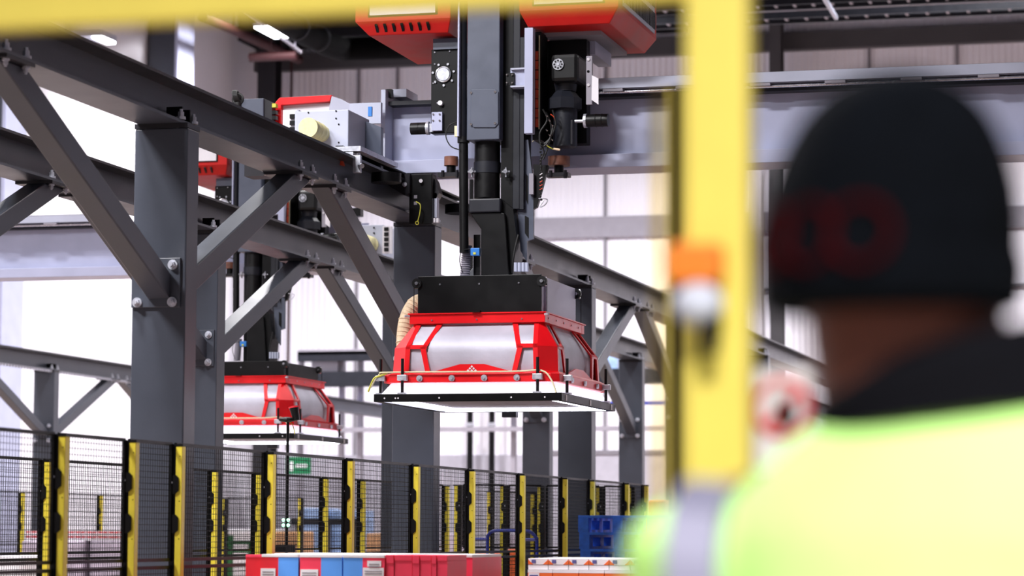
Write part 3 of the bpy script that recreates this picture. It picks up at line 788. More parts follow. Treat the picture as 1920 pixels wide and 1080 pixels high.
def head(ox, oy, box_h, label, side_m):
    cx, cy = -5.025+ox, 18.86+oy
    t = thing('gripper_head', (cx, cy, 2.34), label, 'pallet gripper')
    bx, by = .455, .55; zr = 2.99; zt = zr+box_h
    # top box: black front plate, paler side plate, cable wheels
    MB().box(cx-bx, cx+bx, cy-by, cy-by+.02, zr, zt).build('front_plate', 'black_steel', t, .003)
    MB().box(cx-bx+.01, cx+bx-.01, cy-by+.02, cy+by, zr, zt-.01).build('top_box', side_m, t, .004)
    MB().box(cx+bx-.01, cx+bx+.003, cy-by+.13, cy+by-.08, zr, zt-.012).build('side_plate', side_m, t)
    for x in (-.29, -.0, .29):
        MB().cyl((cx+x, cy-by, zt-.06), (cx+x, cy-by-.006, zt-.06), .007, n=10).build('screw', 'chrome', t)
    for sx in (-1, 1):
        for sy in (-1, 1):
            c = Vector((cx+sx*(bx+.005), cy+sy*(by-.02), zt-.05 if box_h > .2 else zt-.03))
            pu = MB().cyl(c-Vector((.02, 0, 0)), c+Vector((.02, 0, 0)), .036, n=24).cyl(c-Vector((0, .035, 0)), c+Vector((0, -.005, 0)), .036, n=24).build('pulley', 'black_plastic', t, smooth=True)
            MB().ring(c+Vector((.02, 0, 0)), (1, 0, 0), .03, .006, 20, 6).build('pulley_rim', 'chrome', pu)
            MB().cyl(c+Vector((0, -.036, 0)), c+Vector((0, -.046, 0)), .012, n=12).build('pulley_bolt', 'chrome', pu)
            MB().cyl(c+Vector((sx*.03, 0, 0)), (c.x+sx*.03, c.y, zr-.01), .0035, n=6).build('lifting_rope', 'cable_black', t)
    # rim channel
    ra, rb = .497, .61
    rim = MB().box(cx-ra, cx+ra, cy-rb, cy-rb+.09, zr-.075, zr-.006).box(cx-ra, cx+ra, cy+rb-.09, cy+rb, zr-.075, zr-.006)
    rim.box(cx-ra, cx-ra+.09, cy-rb+.09, cy+rb-.09, zr-.075, zr-.006).box(cx+ra-.09, cx+ra, cy-rb+.09, cy+rb-.09, zr-.075, zr-.006)
    rim.build('top_rim', 'red_paint', t, .004)
    MB().box(cx-ra-.01, cx+ra+.01, cy-rb-.012, cy+rb+.012, zr-.008, zr).build('rim_lip', 'red_paint', t)
    for k in range(3): MB().cyl((cx-.33+k*.33, cy-rb, zr-.05), (cx-.33+k*.33, cy-rb-.006, zr-.05), .006, n=8).build('rivet', 'chrome', t)
    for k in range(5): MB().cyl((cx+ra, cy-.5+k*.23, zr-.04), (cx+ra+.005, cy-.5+k*.23, zr-.04), .006, n=8).build('rivet', 'zinc', t)
    MB().box(cx-.03, cx+.03, cy-rb-.03, cy-rb+.01, zr, zr+.012).build('catch', 'black_steel', t)
    for sx in (-1, 1): MB().cyl((cx+sx*ra, cy-rb, zr-.02), (cx+sx*(ra+.03), cy-rb-.02, zr-.02), .009, n=10).build('pin', 'zinc', t)
    # levels of the skin
    zk, zb = 2.74, 2.545
    def lev(a, b, ch, z):
        return [Vector((cx+x, cy+y, z)) for x, y in ((-a+ch, -b), (a-ch, -b), (a, -b+ch), (a, b-ch), (a-ch, b), (-a+ch, b), (-a, b-ch), (-a, -b+ch))]
    top = lev(.475, .585, .03, zr-.07); kin = lev(.595, .755, .115, zk); bas = lev(.605, .765, .115, zb)
    # silver curtain inside
    i1 = lev(.455, .565, .03, zr-.07); i2 = lev(.50, .65, .10, zk+.06); i3 = lev(.52, .68, .1, zk-.03); i4 = lev(.45, .60, .08, zb+.02)
    rings = [lev(.455, .572, .03, zr-.074), lev(.455, .572, .03, zr-.08), lev(.505, .67, .05, zk+.09), lev(.53, .712, .065, zk+.04), lev(.545, .732, .075, zk), lev(.55, .738, .08, zk-.04), lev(.55, .738, .08, zb+.06), lev(.54, .725, .08, zb-.0)]
    cur = MB().loft(rings).build('curtain', 'fabric_silver', t, smooth=True)
    # corner skins (chamfers), upper and lower
    th = Vector
    def slab(pts, n, d=.012):
        n = Vector(n).normalized()*d; return [[Vector(p) for p in pts], [Vector(p)-n for p in pts]]
    for a, b in ((1, 2), (3, 4), (5, 6), (7, 0)):
        m = MB()
        for lo, hi in ((kin, top), (bas, kin)):
            pts = [lo[a], lo[b], hi[b], hi[a]]; n = (pts[1]-pts[0]).cross(pts[3]-pts[0])
            if n.dot(pts[0]-Vector((cx, cy, pts[0].z))) < 0: n = -n
            m.loft(slab(pts, n))
        m.build('corner_skin', 'red_paint', t)
    # face bars: (front/back along x, sides along y)
    def face(i, j, name):
        A0, A1, A2 = top[i], kin[i], bas[i]; B0, B1, B2 = top[j], kin[j], bas[j]
        nn = (A1-A2).cross(B2-A2); nn.z = 0; nn.normalize()
        c = Vector((cx, cy, A2.z))
        if nn.dot(A2-c) < 0: nn = -nn
        L = (B1-A1).length
        def up(s, v): return (A1.lerp(B1, s)).lerp(A0.lerp(B0, s), v)
        def lo(s, v): return (A2.lerp(B2, s)).lerp(A1.lerp(B1, s), v)
        m = None
        def quad(f, q, nrm):
            pts = [f(*p) for p in q]; m.loft([pts, [p-nrm*.014 for p in pts]])
        for k in (0, 1):
            M = (lambda s: s) if k == 0 else (lambda s: 1-s)
            m = MB()
            e = .035
            quad(up, [(M(0), 0), (M(e), 0), (M(e), 1), (M(0), 1)], nn)            # edge strip
            quad(up, [(M(.125), 0), (M(.16), 0), (M(.215), 1), (M(.17), 1)], nn)    # slanted bar
            quad(up, [(M(0), 0), (M(.16), 0), (M(.16), .09), (M(0), .09)], nn)      # kink strip
            quad(up, [(M(0), .93), (M(.2), .93), (M(.2), 1), (M(0), 1)], nn)
            quad(lo, [(M(0), 0), (M(e), 0), (M(e), 1), (M(0), 1)], nn)
            quad(lo, [(M(0), .93), (M(.16), .93), (M(.16), 1), (M(0), 1)], nn)
            quad(lo, [(M(.165), 0), (M(.20), .0), (M(.15), 1), (M(.11), 1)], nn)
            m.build(name, 'red_paint', t)
        h = MB()
        pts = [lo(.15, -.02), lo(.85, -.02), lo(.84, .03), lo(.60, .36), lo(.42, .36), lo(.17, .03)]
        h.loft([[p+nn*.004 for p in pts], [p-nn*.012 for p in pts]]); h.build('apron', 'red_paint', t)
        return lo, nn
    lo, nn = face(0, 1, 'front_frame')
    face(2, 3, 'side_frame'); face(4, 5, 'rear_frame'); face(6, 7, 'side_frame')
    # diamond mark of small white squares on the front apron
    c = lo(.51, .13)+nn*.006; q = .0165
    for i in range(3):
        for j in range(3):
            p = c+Vector(((i-j)*q*.82, 0, (i+j-2)*q*.82)); h = q*.55
            MB().loft([[p+Vector((-h, -.003, 0)), p+Vector((0, -.003, -h)), p+Vector((h, -.003, 0)), p+Vector((0, -.003, h))],
                       [p+Vector((-h, 0, 0)), p+Vector((0, 0, -h)), p+Vector((h, 0, 0)), p+Vector((0, 0, h))]]).build('mark_square', 'tag_white', t)
    # base band
    b1 = lev(.635, .795, .05, zb+.0); b2 = lev(.64, .80, .05, zb-.058); m = MB().loft([lev(.605, .765, .115, zb+.02), b1, b2]); m.build('base_band', 'red_paint', t, .003)
    for k in range(4):
        MB().cyl((cx-.36+k*.235, cy-.80, zb-.03), (cx-.36+k*.235, cy-.815, zb-.03), .022, n=20).cyl((cx-.36+k*.235, cy-.815, zb-.03), (cx-.36+k*.235, cy-.825, zb-.03), .01, n=6).build('washer_bolt', 'zinc', t)
    for k in range(3):
        MB().cyl((cx+.64, cy-.4+k*.4, zb-.03), (cx+.655, cy-.4+k*.4, zb-.03), .018, n=16).build('washer_bolt', 'zinc', t)
    MB().tube([(cx-.72, cy-.80, zb-.09), (cx-.66, cy-.80, zb-.0), (cx-.55, cy-.815, zb+.015), (cx+.3, cy-.815, zb+.012), (cx+.52, cy-.815, zb+.018), (cx+.60, cy-.84, zb-.05), (cx+.64, cy-.86, zb-.14)], .006, 8).build('edge_cable', 'cable_cream', t)
    MB().tube([(cx-.74, cy-.80, zb-.12), (cx-.70, cy-.80, zb-.03), (cx-.66, cy-.80, zb-.01), (cx-.6, cy-.80, zb+.01)], .007, 8).build('earth_cable', 'cable_yellow', t)
    # white translucent skirt; the LED light on it is put in as emission
    fa, fb = .68, .86; zf = 2.405
    sk = MB().loft([lev(.60, .76, .05, zb-.06), lev(.64, .83, .02, zf-.0), lev(.62, .80, .02, zf-.0), lev(.58, .74, .05, zb-.06)], caps=False); sk.build('lit_skirt', 'skirt_glow', t)
    # light frame
    m = MB().box(cx-fa, cx+fa, cy-fb, cy-fb+.045, zf-.055, zf); m.build('frame_rail', 'black_steel', t, .003)
    m = MB().box(cx-fa, cx+fa, cy+fb-.045, cy+fb, zf-.055, zf); m.build('frame_rail', 'black_steel', t, .003)
    for sx in (-1, 1):
        m = MB().box(cx+sx*fa, cx+sx*(fa-.045), cy-fb+.045, cy+fb-.045, zf-.055, zf); m.build('frame_rail', 'charcoal', t, .003)
    for x in (-.60, -.52, -.50, -.2, .32, .56):
        MB().cyl((cx+x, cy-fb, zf-.03), (cx+x, cy-fb-.003, zf-.03), .006, n=8).build('screw', 'tag_white', t)
    for yy in (-.75, .0, .7):
        MB().box(cx+fa, cx+fa+.004, cy+yy, cy+yy+.035, zf-.05, zf-.01).build('frame_clip', 'tag_white', t)
    MB().box(cx-fa+.06, cx+fa-.06, cy+fb-.13, cy+fb-.06, zf-.052, zf-.03).build('led_strip', 'led', t)
    MB().box(cx-fa+.06, cx+fa-.06, cy-fb+.06, cy-fb+.13, zf-.02, zf-.005).build('led_strip', 'led', t)
    for sx in (-1, 1):
        MB().box(cx+sx*(fa-.06), cx+sx*(fa-.13), cy-fb+.13, cy+fb-.13, zf-.045, zf-.025).build('led_strip', 'led', t)
    MB().box(cx-fa+.14, cx+fa-.14, cy-fb+.14, cy+fb-.14, zf-.028, zf-.022).build('underside_plate', 'grey_rail', t)  # added plate, covers the glowing skirt interior from below
    MB().box(cx-.16, cx-.05, cy+fb-.16, cy+fb-.10, zf-.10, zf-.06).build('led_driver', 'charcoal', t)
    # black guide pins in zinc clamps
    for x, y in ((-.48, -.83), (.50, -.83), (.66, -.62), (.66, .62), (-.66, .62), (-.655, -.78)):
        c = Vector((cx+x, cy+y, 0))
        MB().cyl((c.x, c.y, zf+.0), (c.x, c.y, zb+.11), .011, n=12).build('guide_pin', 'black_plastic', t)
        MB().box(c.x-.035, c.x+.035, c.y-.016, c.y+.025, zb-.045, zb-.005).build('pin_clamp', 'zinc', t, .004)
        MB().box(c.x-.03, c.x+.03, c.y-.02, c.y+.02, zf-.005, zf+.01).build('pin_foot', 'zinc', t)
    # cream suction hose at left
    m = MB(); P = [Vector((cx-.47, cy-.25, zr+.13)), Vector((cx-.56, cy-.28, zr+.10)), Vector((cx-.61, cy-.32, zr-.02)), Vector((cx-.62, cy-.35, zr-.18)), Vector((cx-.6, cy-.36, zr-.3))]
    m.tube(P, .052, 16, 6)
    for i in range(4):
        for k in range(5):
            q = P[i].lerp(P[i+1], k/5); m.ring(q, P[i+1]-P[i], .053, .005, 18, 5)
    m.build('suction_hose', 'hose_cream', t, smooth=True)
    MB().box(cx-.50, cx-.42, cy-.50, cy-.40, zb+.02, zk+.02).build('actuator', 'black_plastic', t, .01)
    return t


mat('skirt_glow', (250, 250, 255), .5, 0, 0, emit=((232, 228, 250), 1.1))
head(0, 0, .27, 'front red pallet gripper head with silver curtain and glowing light frame', 'pale_paint')
head(-4.43, 7.1, .15, 'rear red pallet gripper head, smaller in view, behind the fence and runway', 'black_steel')

# rear crane's right end ----------------------------------------------
t = thing('switch_housing', PY(695, 500, 26.2), 'pale grey switch housing with a louvred white strip at the rear crane end', 'machine housing')
MB().pbox(662, 422, 718, 486, 26.2, .5).build('body', 'pale_panel', t, .006)
lf = MB().pbox(717, 424, 733, 475, 26.1, .06).build('louvre', 'tag_white', t)
for k in range(5): MB().pbox(720, 426+k*9.6, 728, 433+k*9.6, 26.09, .015).build('louvre_hole', 'black_steel', t)
c = PY(684, 455, 26.0)
MB().cyl((c.x, 25.9, c.z), (c.x, 26.2, c.z), .085, n=24).build('bellows', 'cream', t, smooth=True)
for px, py in ((701, 427), (701, 437), (704, 469)): MB().cyl(PY(px, py, 26.2), PY(px, py, 26.19), .01, n=8).build('screw', 'black_steel', t)
MB().pbox(652, 390, 676, 405, 26.5, .1).build('bracket', 'black_steel', t)
MB().pbox(700, 484, 733, 490, 26.1, .3).build('base_rail', 'pale_panel', t)

# ================================================================== FENCES
FX = -5.35; FH = 1.905


def fence(p, label, n_from=0, zj=1.27, posts=True, side=1):
    """p: list of (x,y) post positions in order"""
    t = thing('safety_fence', (p[0][0], p[0][1], 0), label, 'fence')
    wi = .0016
    for i in range(len(p)-1):
        a = Vector((p[i][0]-side*.036, p[i][1], 0)); b = Vector((p[i+1][0]-side*.036, p[i+1][1], 0)); d = (b-a).normalized(); L = (b-a).length; nrm = Vector((-d.y, d.x, 0))
        a2 = a+d*.03; b2 = b-d*.03; L2 = (b2-a2).length
        for k, (z0, z1) in enumerate(((zj+.02, FH), (.1, zj-.02))):
            fr = MB()
            fr.beam(a2+Vector((0, 0, z0)), b2+Vector((0, 0, z0)), .015, .018); fr.beam(a2+Vector((0, 0, z1)), b2+Vector((0, 0, z1)), .015, .018)
            fr.beam(a2+Vector((0, 0, z0)), a2+Vector((0, 0, z1)), .018, .015, nrm); fr.beam(b2+Vector((0, 0, z0)), b2+Vector((0, 0, z1)), .018, .015, nrm)
            if k == 1: zlo = z0
            f = fr.build('panel_frame', 'black_steel', t)
            m = MB(); nv = int(L2/.032)
            for q in range(1, nv):
                c = a2+d*(L2*q/nv); m.add([c+nrm*wi+Vector((0, 0, z0)), c-nrm*wi+Vector((0, 0, z0)), c-nrm*wi+Vector((0, 0, z1)), c+nrm*wi+Vector((0, 0, z1)),
                                           c+d*wi+Vector((0, 0, z0)), c-d*wi+Vector((0, 0, z0)), c-d*wi+Vector((0, 0, z1)), c+d*wi+Vector((0, 0, z1))], [(0, 1, 2, 3), (4, 5, 6, 7)])
            zz = max(z0, .9) if k == 1 else z0
            nh = int((z1-zz)/.03)
            for q in range(1, nh):
                z = z1-(z1-zz)*q/nh; o = Vector((0, 0, z)); u = Vector((0, 0, wi))
                m.add([a2+o+u, a2+o-u, b2+o-u, b2+o+u, a2+o+nrm*wi, a2+o-nrm*wi, b2+o-nrm*wi, b2+o+nrm*wi], [(0, 1, 2, 3), (4, 5, 6, 7)])
            m.build('wire_mesh', 'black_steel', f)
    for i, (x, y) in enumerate(p):
        po = MB().box(x-.012*side, x+.024*side, y-.025, y+.025, .0, FH-.012).build('post', 'yellow_paint', t, .003)
        MB().box(x-.06, x+.06, y-.06, y+.06, 0, .012).build('post_foot', 'yellow_paint', po)
        s = -side
        MB().box(x+s*.012, x+s*.045, y-.025, y+.025, .05, FH).box(x-.034, x+.027, y-.027, y+.027, FH-.012, FH).build('post_cover', 'black_plastic', po)
        for zc in (1.69, 1.48):
            MB().prismY([(x+s*.046, zc+.05), (x+s*.008, zc+.05), (x-s*.008, zc+.034), (x-s*.008, zc-.034), (x+s*.01, zc-.05), (x+s*.046, zc-.05)], y-.034, y-.024).build('latch', 'black_plastic', po)
        MB().cyl((x+s*.03, y-.034, 1.70), (x+s*.03, y-.038, 1.70), .006, n=8).build('latch_screw', 'zinc', po)
        for zc in (1.84, 1.60, 1.40): MB().cyl((x-s*.012, y-.025, zc), (x-s*.012, y-.0265, zc), .003, n=6).build('post_hole', 'black_steel', po)
    return t


ya = [10.4, 11.95, 12.82, 13.46, 14.9, 16.4, 17.87, 19.31, 20.82, 22.28, 23.32, 24.78, 25.67]
fence([(FX, y) for y in ya], 'nearest black mesh fence on yellow posts, along the front of the runway')
fence([(FX, y) for y in (27.1, 28.6, 30.1, 31.6, 33.1)], 'far stretch of the near black mesh fence by the yellow foreground post')
FB = PX(0, 856.7, -7).x
kb = (FH-1.45)
# find the lateral place of the second run from the height of its top rail
d = ray(0, 856.7); tb = kb/d.z; xb = (CAM+d*tb).x


def yline(px, X): return PX(px, 900, X).y


pb = [yline(p, xb) for p in (-60, 88)]
pb += [yline(484, xb), yline(610, xb), yline(680, xb)]
mid = [yline(p, xb) for p in (263, 332, 402)]
pb = pb[:2]+mid+pb[2:]+[yline(838, xb)]
fence([(xb, y) for y in pb], 'second black mesh fence on yellow posts, behind the near one')
d = ray(0, 921.7); tb = kb/d.z; xc = (CAM+d*tb).x
pc = [yline(p, xc) for p in (-20, 43, 190, 330)]
fence([(xc, y) for y in pc], 'far mesh fence with yellow posts at lower left behind the stacked cases')
cr = []
for px, py in ((857, 908), (943, 909), (1013, 913), (1122, 909), (1183, 914)):
    d = ray(px, py); tt = kb/d.z; q = CAM+d*tt; cr.append((q.x, min(q.y, 30)))
cr = [(x+.0, 25.6+.3*i) for i, (x, y) in enumerate(cr)]
cr = [(PY(px, 950, y).x, y) for (x, y), px in zip(cr, (857, 943, 1013, 1122, 1183))]
fence(cr, 'cross fence with wide yellow posts behind the blue trolley and pallets', side=-1)
a = PY(918, 950, 30); 
fence([(a.x, 30.0), (PY(1000, 950, 31.2).x, 31.2)], 'short pair of yellow fence posts far behind the blue trolley handle', side=-1)
a = PY(563, 950, 36)
fence([(a.x, 36.0), (a.x-1.3, 36.4)], 'distant yellow fence post pair behind the sensor pole', side=-1)

# ================================================================== THINGS ON THE FLOOR
# sensor pole
P0 = PY(537, 1030, 17.6); t = thing('sensor_pole', (P0.x, 17.6, 0), 'thin black pole with a camera head and green lights in front of the rear gripper', 'pole')
zt = PY(537, 790, 17.6).z
MB().cyl((P0.x, 17.6, .02), (P0.x, 17.6, zt), .010, n=12).build('pole', 'black_steel', t)
MB().box(P0.x-.06, P0.x+.03, 17.5, 17.7, P0.z-.02, P0.z+.03).build('bracket', 'black_steel', t)
MB().cyl((P0.x, 17.6, 0), (P0.x, 17.6, .02), .15).build('base', 'black_steel', t)
MB().ell((P0.x+.01, 17.55, zt+.01), .06, .06, .018).build('camera_arm', 'black_plastic', t)
MB().cyl(PY(556, 788, 17.55), PY(551, 764, 17.55), .022, .034).build('camera_head', 'black_plastic', t, smooth=True)
MB().cyl(PY(551, 765, 17.55), PY(550.5, 762, 17.55), .036).build('camera_rim', 'sign_red', t)
zl = PY(537, 980, 17.6).z
for sx in (-1, 1):
    for sz in (-1, 1): MB().ell((P0.x+sx*.018, 17.58, zl+sz*.018), .012, .01, .012, 10, 6).build('status_light', 'green_led', t)
MB().tube([(P0.x+.02, 17.56, zt), (P0.x+.05, 17.56, zt-.03), (P0.x+.065, 17.56, zt-.09)], .003, 6).build('signal_cable', 'cable_yellow', t)

# exit sign on the far wall
a = PY(536, 857, 56.4); b = PY(582, 889, 56.4)
t = thing('exit_sign', ((a.x+b.x)/2, 56.4, b.z), 'green safety exit sign with white figure and lettering on the far wall', 'sign')
MB().box(a.x, b.x, 56.4, 56.43, b.z, a.z).build('board', 'green_sign', t)
MB().box(a.x+.1, a.x+.17, 56.39, 56.4, b.z+.07, a.z-.1).build('pictogram', 'tag_white', t)
for k in range(5): MB().box(a.x+.24+k*.055, a.x+.28+k*.055, 56.39, 56.4, b.z+.15, b.z+.22).build('letter_mark', 'tag_white', t)
MB().box(a.x+.1, a.x+.12, 56.4, 56.42, a.z, 4.82).box(b.x-.12, b.x-.1, 56.4, 56.42, a.z, 4.82).box(a.x+.1, b.x-.1, 56.4, 56.95, 4.80, 4.84).build('hanger', 'zinc', t)

# near pallet of red, blue and pink cartons
ZP = PY(640, 1040, 13.9).z
YF = 13.9
def wx(px): return PY(px, 1050, YF).x
tp = thing('pallet', ((wx(453)+wx(838))/2, YF+.6, 0), 'wooden pallet under the red and blue carton stack', 'pallet')
for k in range(5): MB().box(wx(453), wx(838), YF+.05+k*.25, YF+.2+k*.25, .12, .144).build('board', 'kraft', tp)
for k in range(3): MB().box(wx(453)+.0+k*.46, wx(453)+.1+k*.46, YF+.05, YF+1.15, .0, .12).build('bearer', 'kraft', tp)
cols = [(490, 522, 560, 'red and blue carton at the left end of the near stack', 'box_red'),
        (562, 602, 642, 'red and blue carton second from the left in the near stack', 'box_pink'),
        (643, 643, 680, 'blue faced carton in the middle of the near stack', 'box_blue')]


def carton(x0, x1, y0, y1, z0, z1, name, m, label, lidm='box_white', split=None, m2=None, win=None, lidh=.016, grp=None):
    t = thing(name, ((x0+x1)/2, (y0+y1)/2, z0), label, 'carton', grp)
    g = .002
    if split:
        MB().box(x0+g, split, y0, y1, z0, z1-lidh).build('printed_face', m, t); MB().box(split, x1-g, y0, y1, z0, z1-lidh).build('printed_face', m2, t)
    else:
        MB().box(x0+g, x1-g, y0, y1, z0, z1-lidh).build('body', m, t)
    MB().box(x0+g, x1-g, y0-.003, y1, z1-lidh, z1).build('lid', lidm, t, .002)
    if win:
        for (a, b, c, d) in win: 
            w_ = MB().box(a, b, y0-.004, y0-.001, c, d).build('print_panel', 'box_white', t)
            for k in range(2): MB().box(a+.01, b-.01, y0-.006, y0-.0035, d-.02-k*.014, d-.016-k*.014).build('print_line', 'grey_rail', w_)
    return t


zl0 = ZP-.30
def wz(py): return PY(640, py, YF).z
for lay in range(2):
    z1 = ZP-lay*.30; z0 = z1-.295
    nm = 'top' if lay == 0 else 'lower'
    if lay == 0:
        carton(wx(453), wx(490), YF+.06, YF+.45, z0, z1-.004, 'carton', 'box_red', 'dark red carton set back at the left corner of the near stack', 'box_pink')
        carton(wx(490), wx(560), YF, YF+.5, z0, z1, 'carton', 'box_red', cols[0][3], split=wx(522), m2='box_blue', win=[(wx(489.5), wx(517), wz(1090), wz(1067))])
        carton(wx(562), wx(642), YF, YF+.5, z0, z1, 'carton', 'box_pink', cols[1][3], split=wx(602), m2='box_blue', win=[(wx(564), wx(597), wz(1090), wz(1068))])
        carton(wx(643), wx(722), YF, YF+.5, z0, z1, 'carton', 'box_blue', 'blue and pink carton with white printed panels in the near stack', split=wx(680), m2='box_pink', win=[(wx(681), wx(720), wz(1095), wz(1064)), (wx(689), wx(715), wz(1062), wz(1051))])
        xs = [722, 738, 772, 786, 808, 818, 838]
        for k in range(6):
            carton(wx(xs[k]), wx(xs[k+1]), YF+.01+.004*(k % 2), YF+.4, z0, z1, 'carton', 'box_pink', 'narrow pink carton in the near stack, %s from the right end' % ['sixth', 'fifth', 'fourth', 'third', 'second', 'first'][k], 'box_pink', lidh=.03 if k % 2 else .045)
            MB().box(wx(xs[k])+.003, wx(xs[k+1])-.003, YF+.012, YF+.4, z1, z1+.004)
        for k, (a_, b_) in enumerate(((453, 560), (562, 680), (682, 838))):
            carton(wx(a_), wx(b_), YF+.52, YF+1.15, z0, z1+.0, 'carton', 'box_pink', 'pink topped carton in the back row of the near stack, %s' % ['left', 'middle', 'right'][k], 'box_white')
    else:
        for r in range(int(z1/.3)):
            zz1 = z1-r*.3; zz0 = max(.145, zz1-.298)
            for k, (a_, b_) in enumerate(((453, 560), (562, 680), (682, 838))):
                if zz1 > .3: carton(wx(a_), wx(b_), YF, YF+1.15, zz0, zz1, 'carton', 'box_pink', 'pink carton of the near stack, %s layer below the top, %s one' % (ORD[r], ['left', 'middle', 'right'][k]), 'box_white', grp='lower cartons of the near stack')

# white and orange cartons to the right
YO = 15.2
def ox(px): return PY(px, 1060, YO).x
def oz(py): return PY(1100, py, YO).z
xs = [990, 1028, 1066, 1104, 1142, 1181, 1220, 1258]
zt0 = oz(1047.5); zm = oz(1068.5)
for k in range(7):
    x0, x1 = ox(xs[k])+.0015, ox(xs[k+1])-.0015
    t = thing('carton', ((x0+x1)/2, YO+.2, zm), 'white tray carton with orange corner triangles in the right stack, %s from the left' % ['first', 'second', 'third', 'fourth', 'fifth', 'sixth', 'seventh'][k], 'carton', 'white tray cartons')
    MB().box(x0, x1, YO, YO+.4, zm, zt0).build('body', 'box_white', t, .002)
    zc = oz(1059); h = (zt0-zc)
    MB().prismY([(x0, zc), (x0+.03, zc), (x0, zc+h*.8)], YO-.002, YO+.001).prismY([(x1-.03, zc), (x1, zc), (x1, zc+h*.8)], YO-.002, YO+.001).build('corner_print', 'box_orange', t)
    MB().box(x0, x1, YO-.0015, YO, zc-.0015, zc).build('fold_line', 'seam', t)
    MB().box(x0+.02, x0+.045, YO-.002, YO, zc+.008, zt0-.008).build('code_print', 'barcode', t)
    for yy in (.42,):
        t2 = MB().box(x0, x1, YO+yy, YO+.8, zm, zt0).build('carton', 'box_white'); tag(t2, 'white tray carton behind the front row of the right stack, %s from the left' % ORD[k], 'carton', 'back row cartons of the right stack')
xo = [990, 1037, 1086, 1134, 1183, 1231]
zm2 = oz(1120)
for lay in range(3):
    for k in range(5):
        x0, x1 = ox(xo[k])+.0015, ox(xo[k+1])-.0015; z1 = zm-.001-lay*(zm-zm2); z0 = z1-(zm-zm2)+.002
        t = thing('carton', ((x0+x1)/2, YO+.2, z0), ('orange and white carton just below the white trays, %s from the left' % ['first', 'second', 'third', 'fourth', 'fifth'][k]) if lay == 0 else 'orange carton of the right stack, %s layer down, %s from the left' % (ORD[lay], ORD[k]),
                  'carton', 'orange cartons' if lay == 0 else 'lower orange cartons')
        MB().box(x0, x1, YO-.01, YO+.8, z0, z1-.018).build('body', 'box_orange', t, .002)
        MB().box(x0, x1, YO-.011, YO+.8, z1-.018, z1).build('top_band', 'box_white', t)
        if k == 0: MB().box(x0+.005, ox(1012), YO-.013, YO-.01, z1-.07, z1-.02).build('label', 'box_white', t); MB().box(x0+.012, ox(1010), YO-.015, YO-.013, z1-.06, z1-.03).build('code_print', 'barcode', t)
        if lay == 0 and k in (0, 1): MB().box(ox(1003)+.0+k*.1, ox(1003)+.14+k*.1, YO-.014, YO-.011, z0+.02, z1-.075).build('blank_label', 'box_white', t)
tp = thing('pallet', (ox(1110), YO+.4, 0), 'pallet deck under the white and orange carton stack', 'pallet')
zpl = zm-.001-3*(zm-zm2)
MB().box(ox(988), ox(1260), YO-.02, YO+.82, zpl-.03, zpl).build('deck', 'kraft', tp)
for k in range(3):
    x = ox(988)+k*(ox(1260)-ox(988)-.1)/2; MB().box(x, x+.1, YO, YO+.8, 0, zpl-.03).build('bearer', 'kraft', tp)

# blue pallets
YB_ = 22.6
bx0 = PY(1086, 1000, YB_).x; bz = PY(1120, 966.5, YB_).z; ph = .144
for k in range(10):
    z1 = bz-k*ph*1.0
    if z1-ph < -.01: break
    t = thing('pallet', (bx0+.5, YB_+.5, z1-ph), 'blue wooden pallet in the stack beside the fence, ' + (['topmost', 'second from the top', 'third from the top', 'fourth from the top'][k] if k < 4 else ORD[k]+' from the top'), 'pallet', 'blue pallets')
    j = .01*((k*7) % 3-1)
    for q in range(5): MB().box(bx0+j, bx0+1.0+j, YB_+q*.22, YB_+q*.22+.14, z1-.022, z1).build('top_board', 'blue_pallet', t, .002)
    for q in range(4):
        MB().box(bx0+j+q*.303, bx0+j+q*.303+.09, YB_, YB_+1.0, z1-.044, z1-.022).build('stringer_board', 'blue_pallet', t)
        for s in range(3):
            MB().box(bx0+j+q*.303, bx0+j+q*.303+.09, YB_+s*.43, YB_+s*.43+.14, z1-.122, z1-.044).build('block', 'blue_pallet', t, .003)
        MB().box(bx0+j+q*.303, bx0+j+q*.303+.09, YB_, YB_+1.0, z1-ph, z1-.122).build('bottom_board', 'blue_pallet', t)

# blue tubular trolley
YT = 22.3
t = thing('roll_trolley', (PY(950, 1050, YT).x, YT, 0), 'blue tubular trolley handle standing behind the near fence', 'trolley')
def tp_(px, py): return PY(px, py, YT+.0)
pts = [(914, 1100), (914, 1030), (915, 1006), (922, 997), (935, 995), (965, 995), (990, 996), (1000, 1002), (1006, 1012), (1007, 1030), (1007, 1100)]
V = [tp_(*p) for p in pts]; V[0].z = .2; V[-1].z = .2
V[0].x = V[1].x; V[-1].x = V[-2].x
MB().tube(V, .014, 10, 4).build('handle', 'blue_tube', t, smooth=True)
MB().cyl(PY(888, 1011, YT+.3), PY(915, 1011, YT), .013).cyl(PY(980, 1012, YT+.3), PY(1006, 1012, YT), .013).build('cross_tube', 'blue_tube', t)
MB().box(V[0].x-.03, V[-1].x+.03, YT-.03, YT+.8, .16, .2).build('deck', 'blue_tube', t)
for sx in (V[0].x, V[-1].x):
    for yy in (YT+.05, YT+.7): MB().cyl((sx-.02, yy, .08), (sx+.02, yy, .08), .08).box(sx-.01, sx+.01, yy-.02, yy+.02, .08, .17).build('castor', 'black_plastic', t)

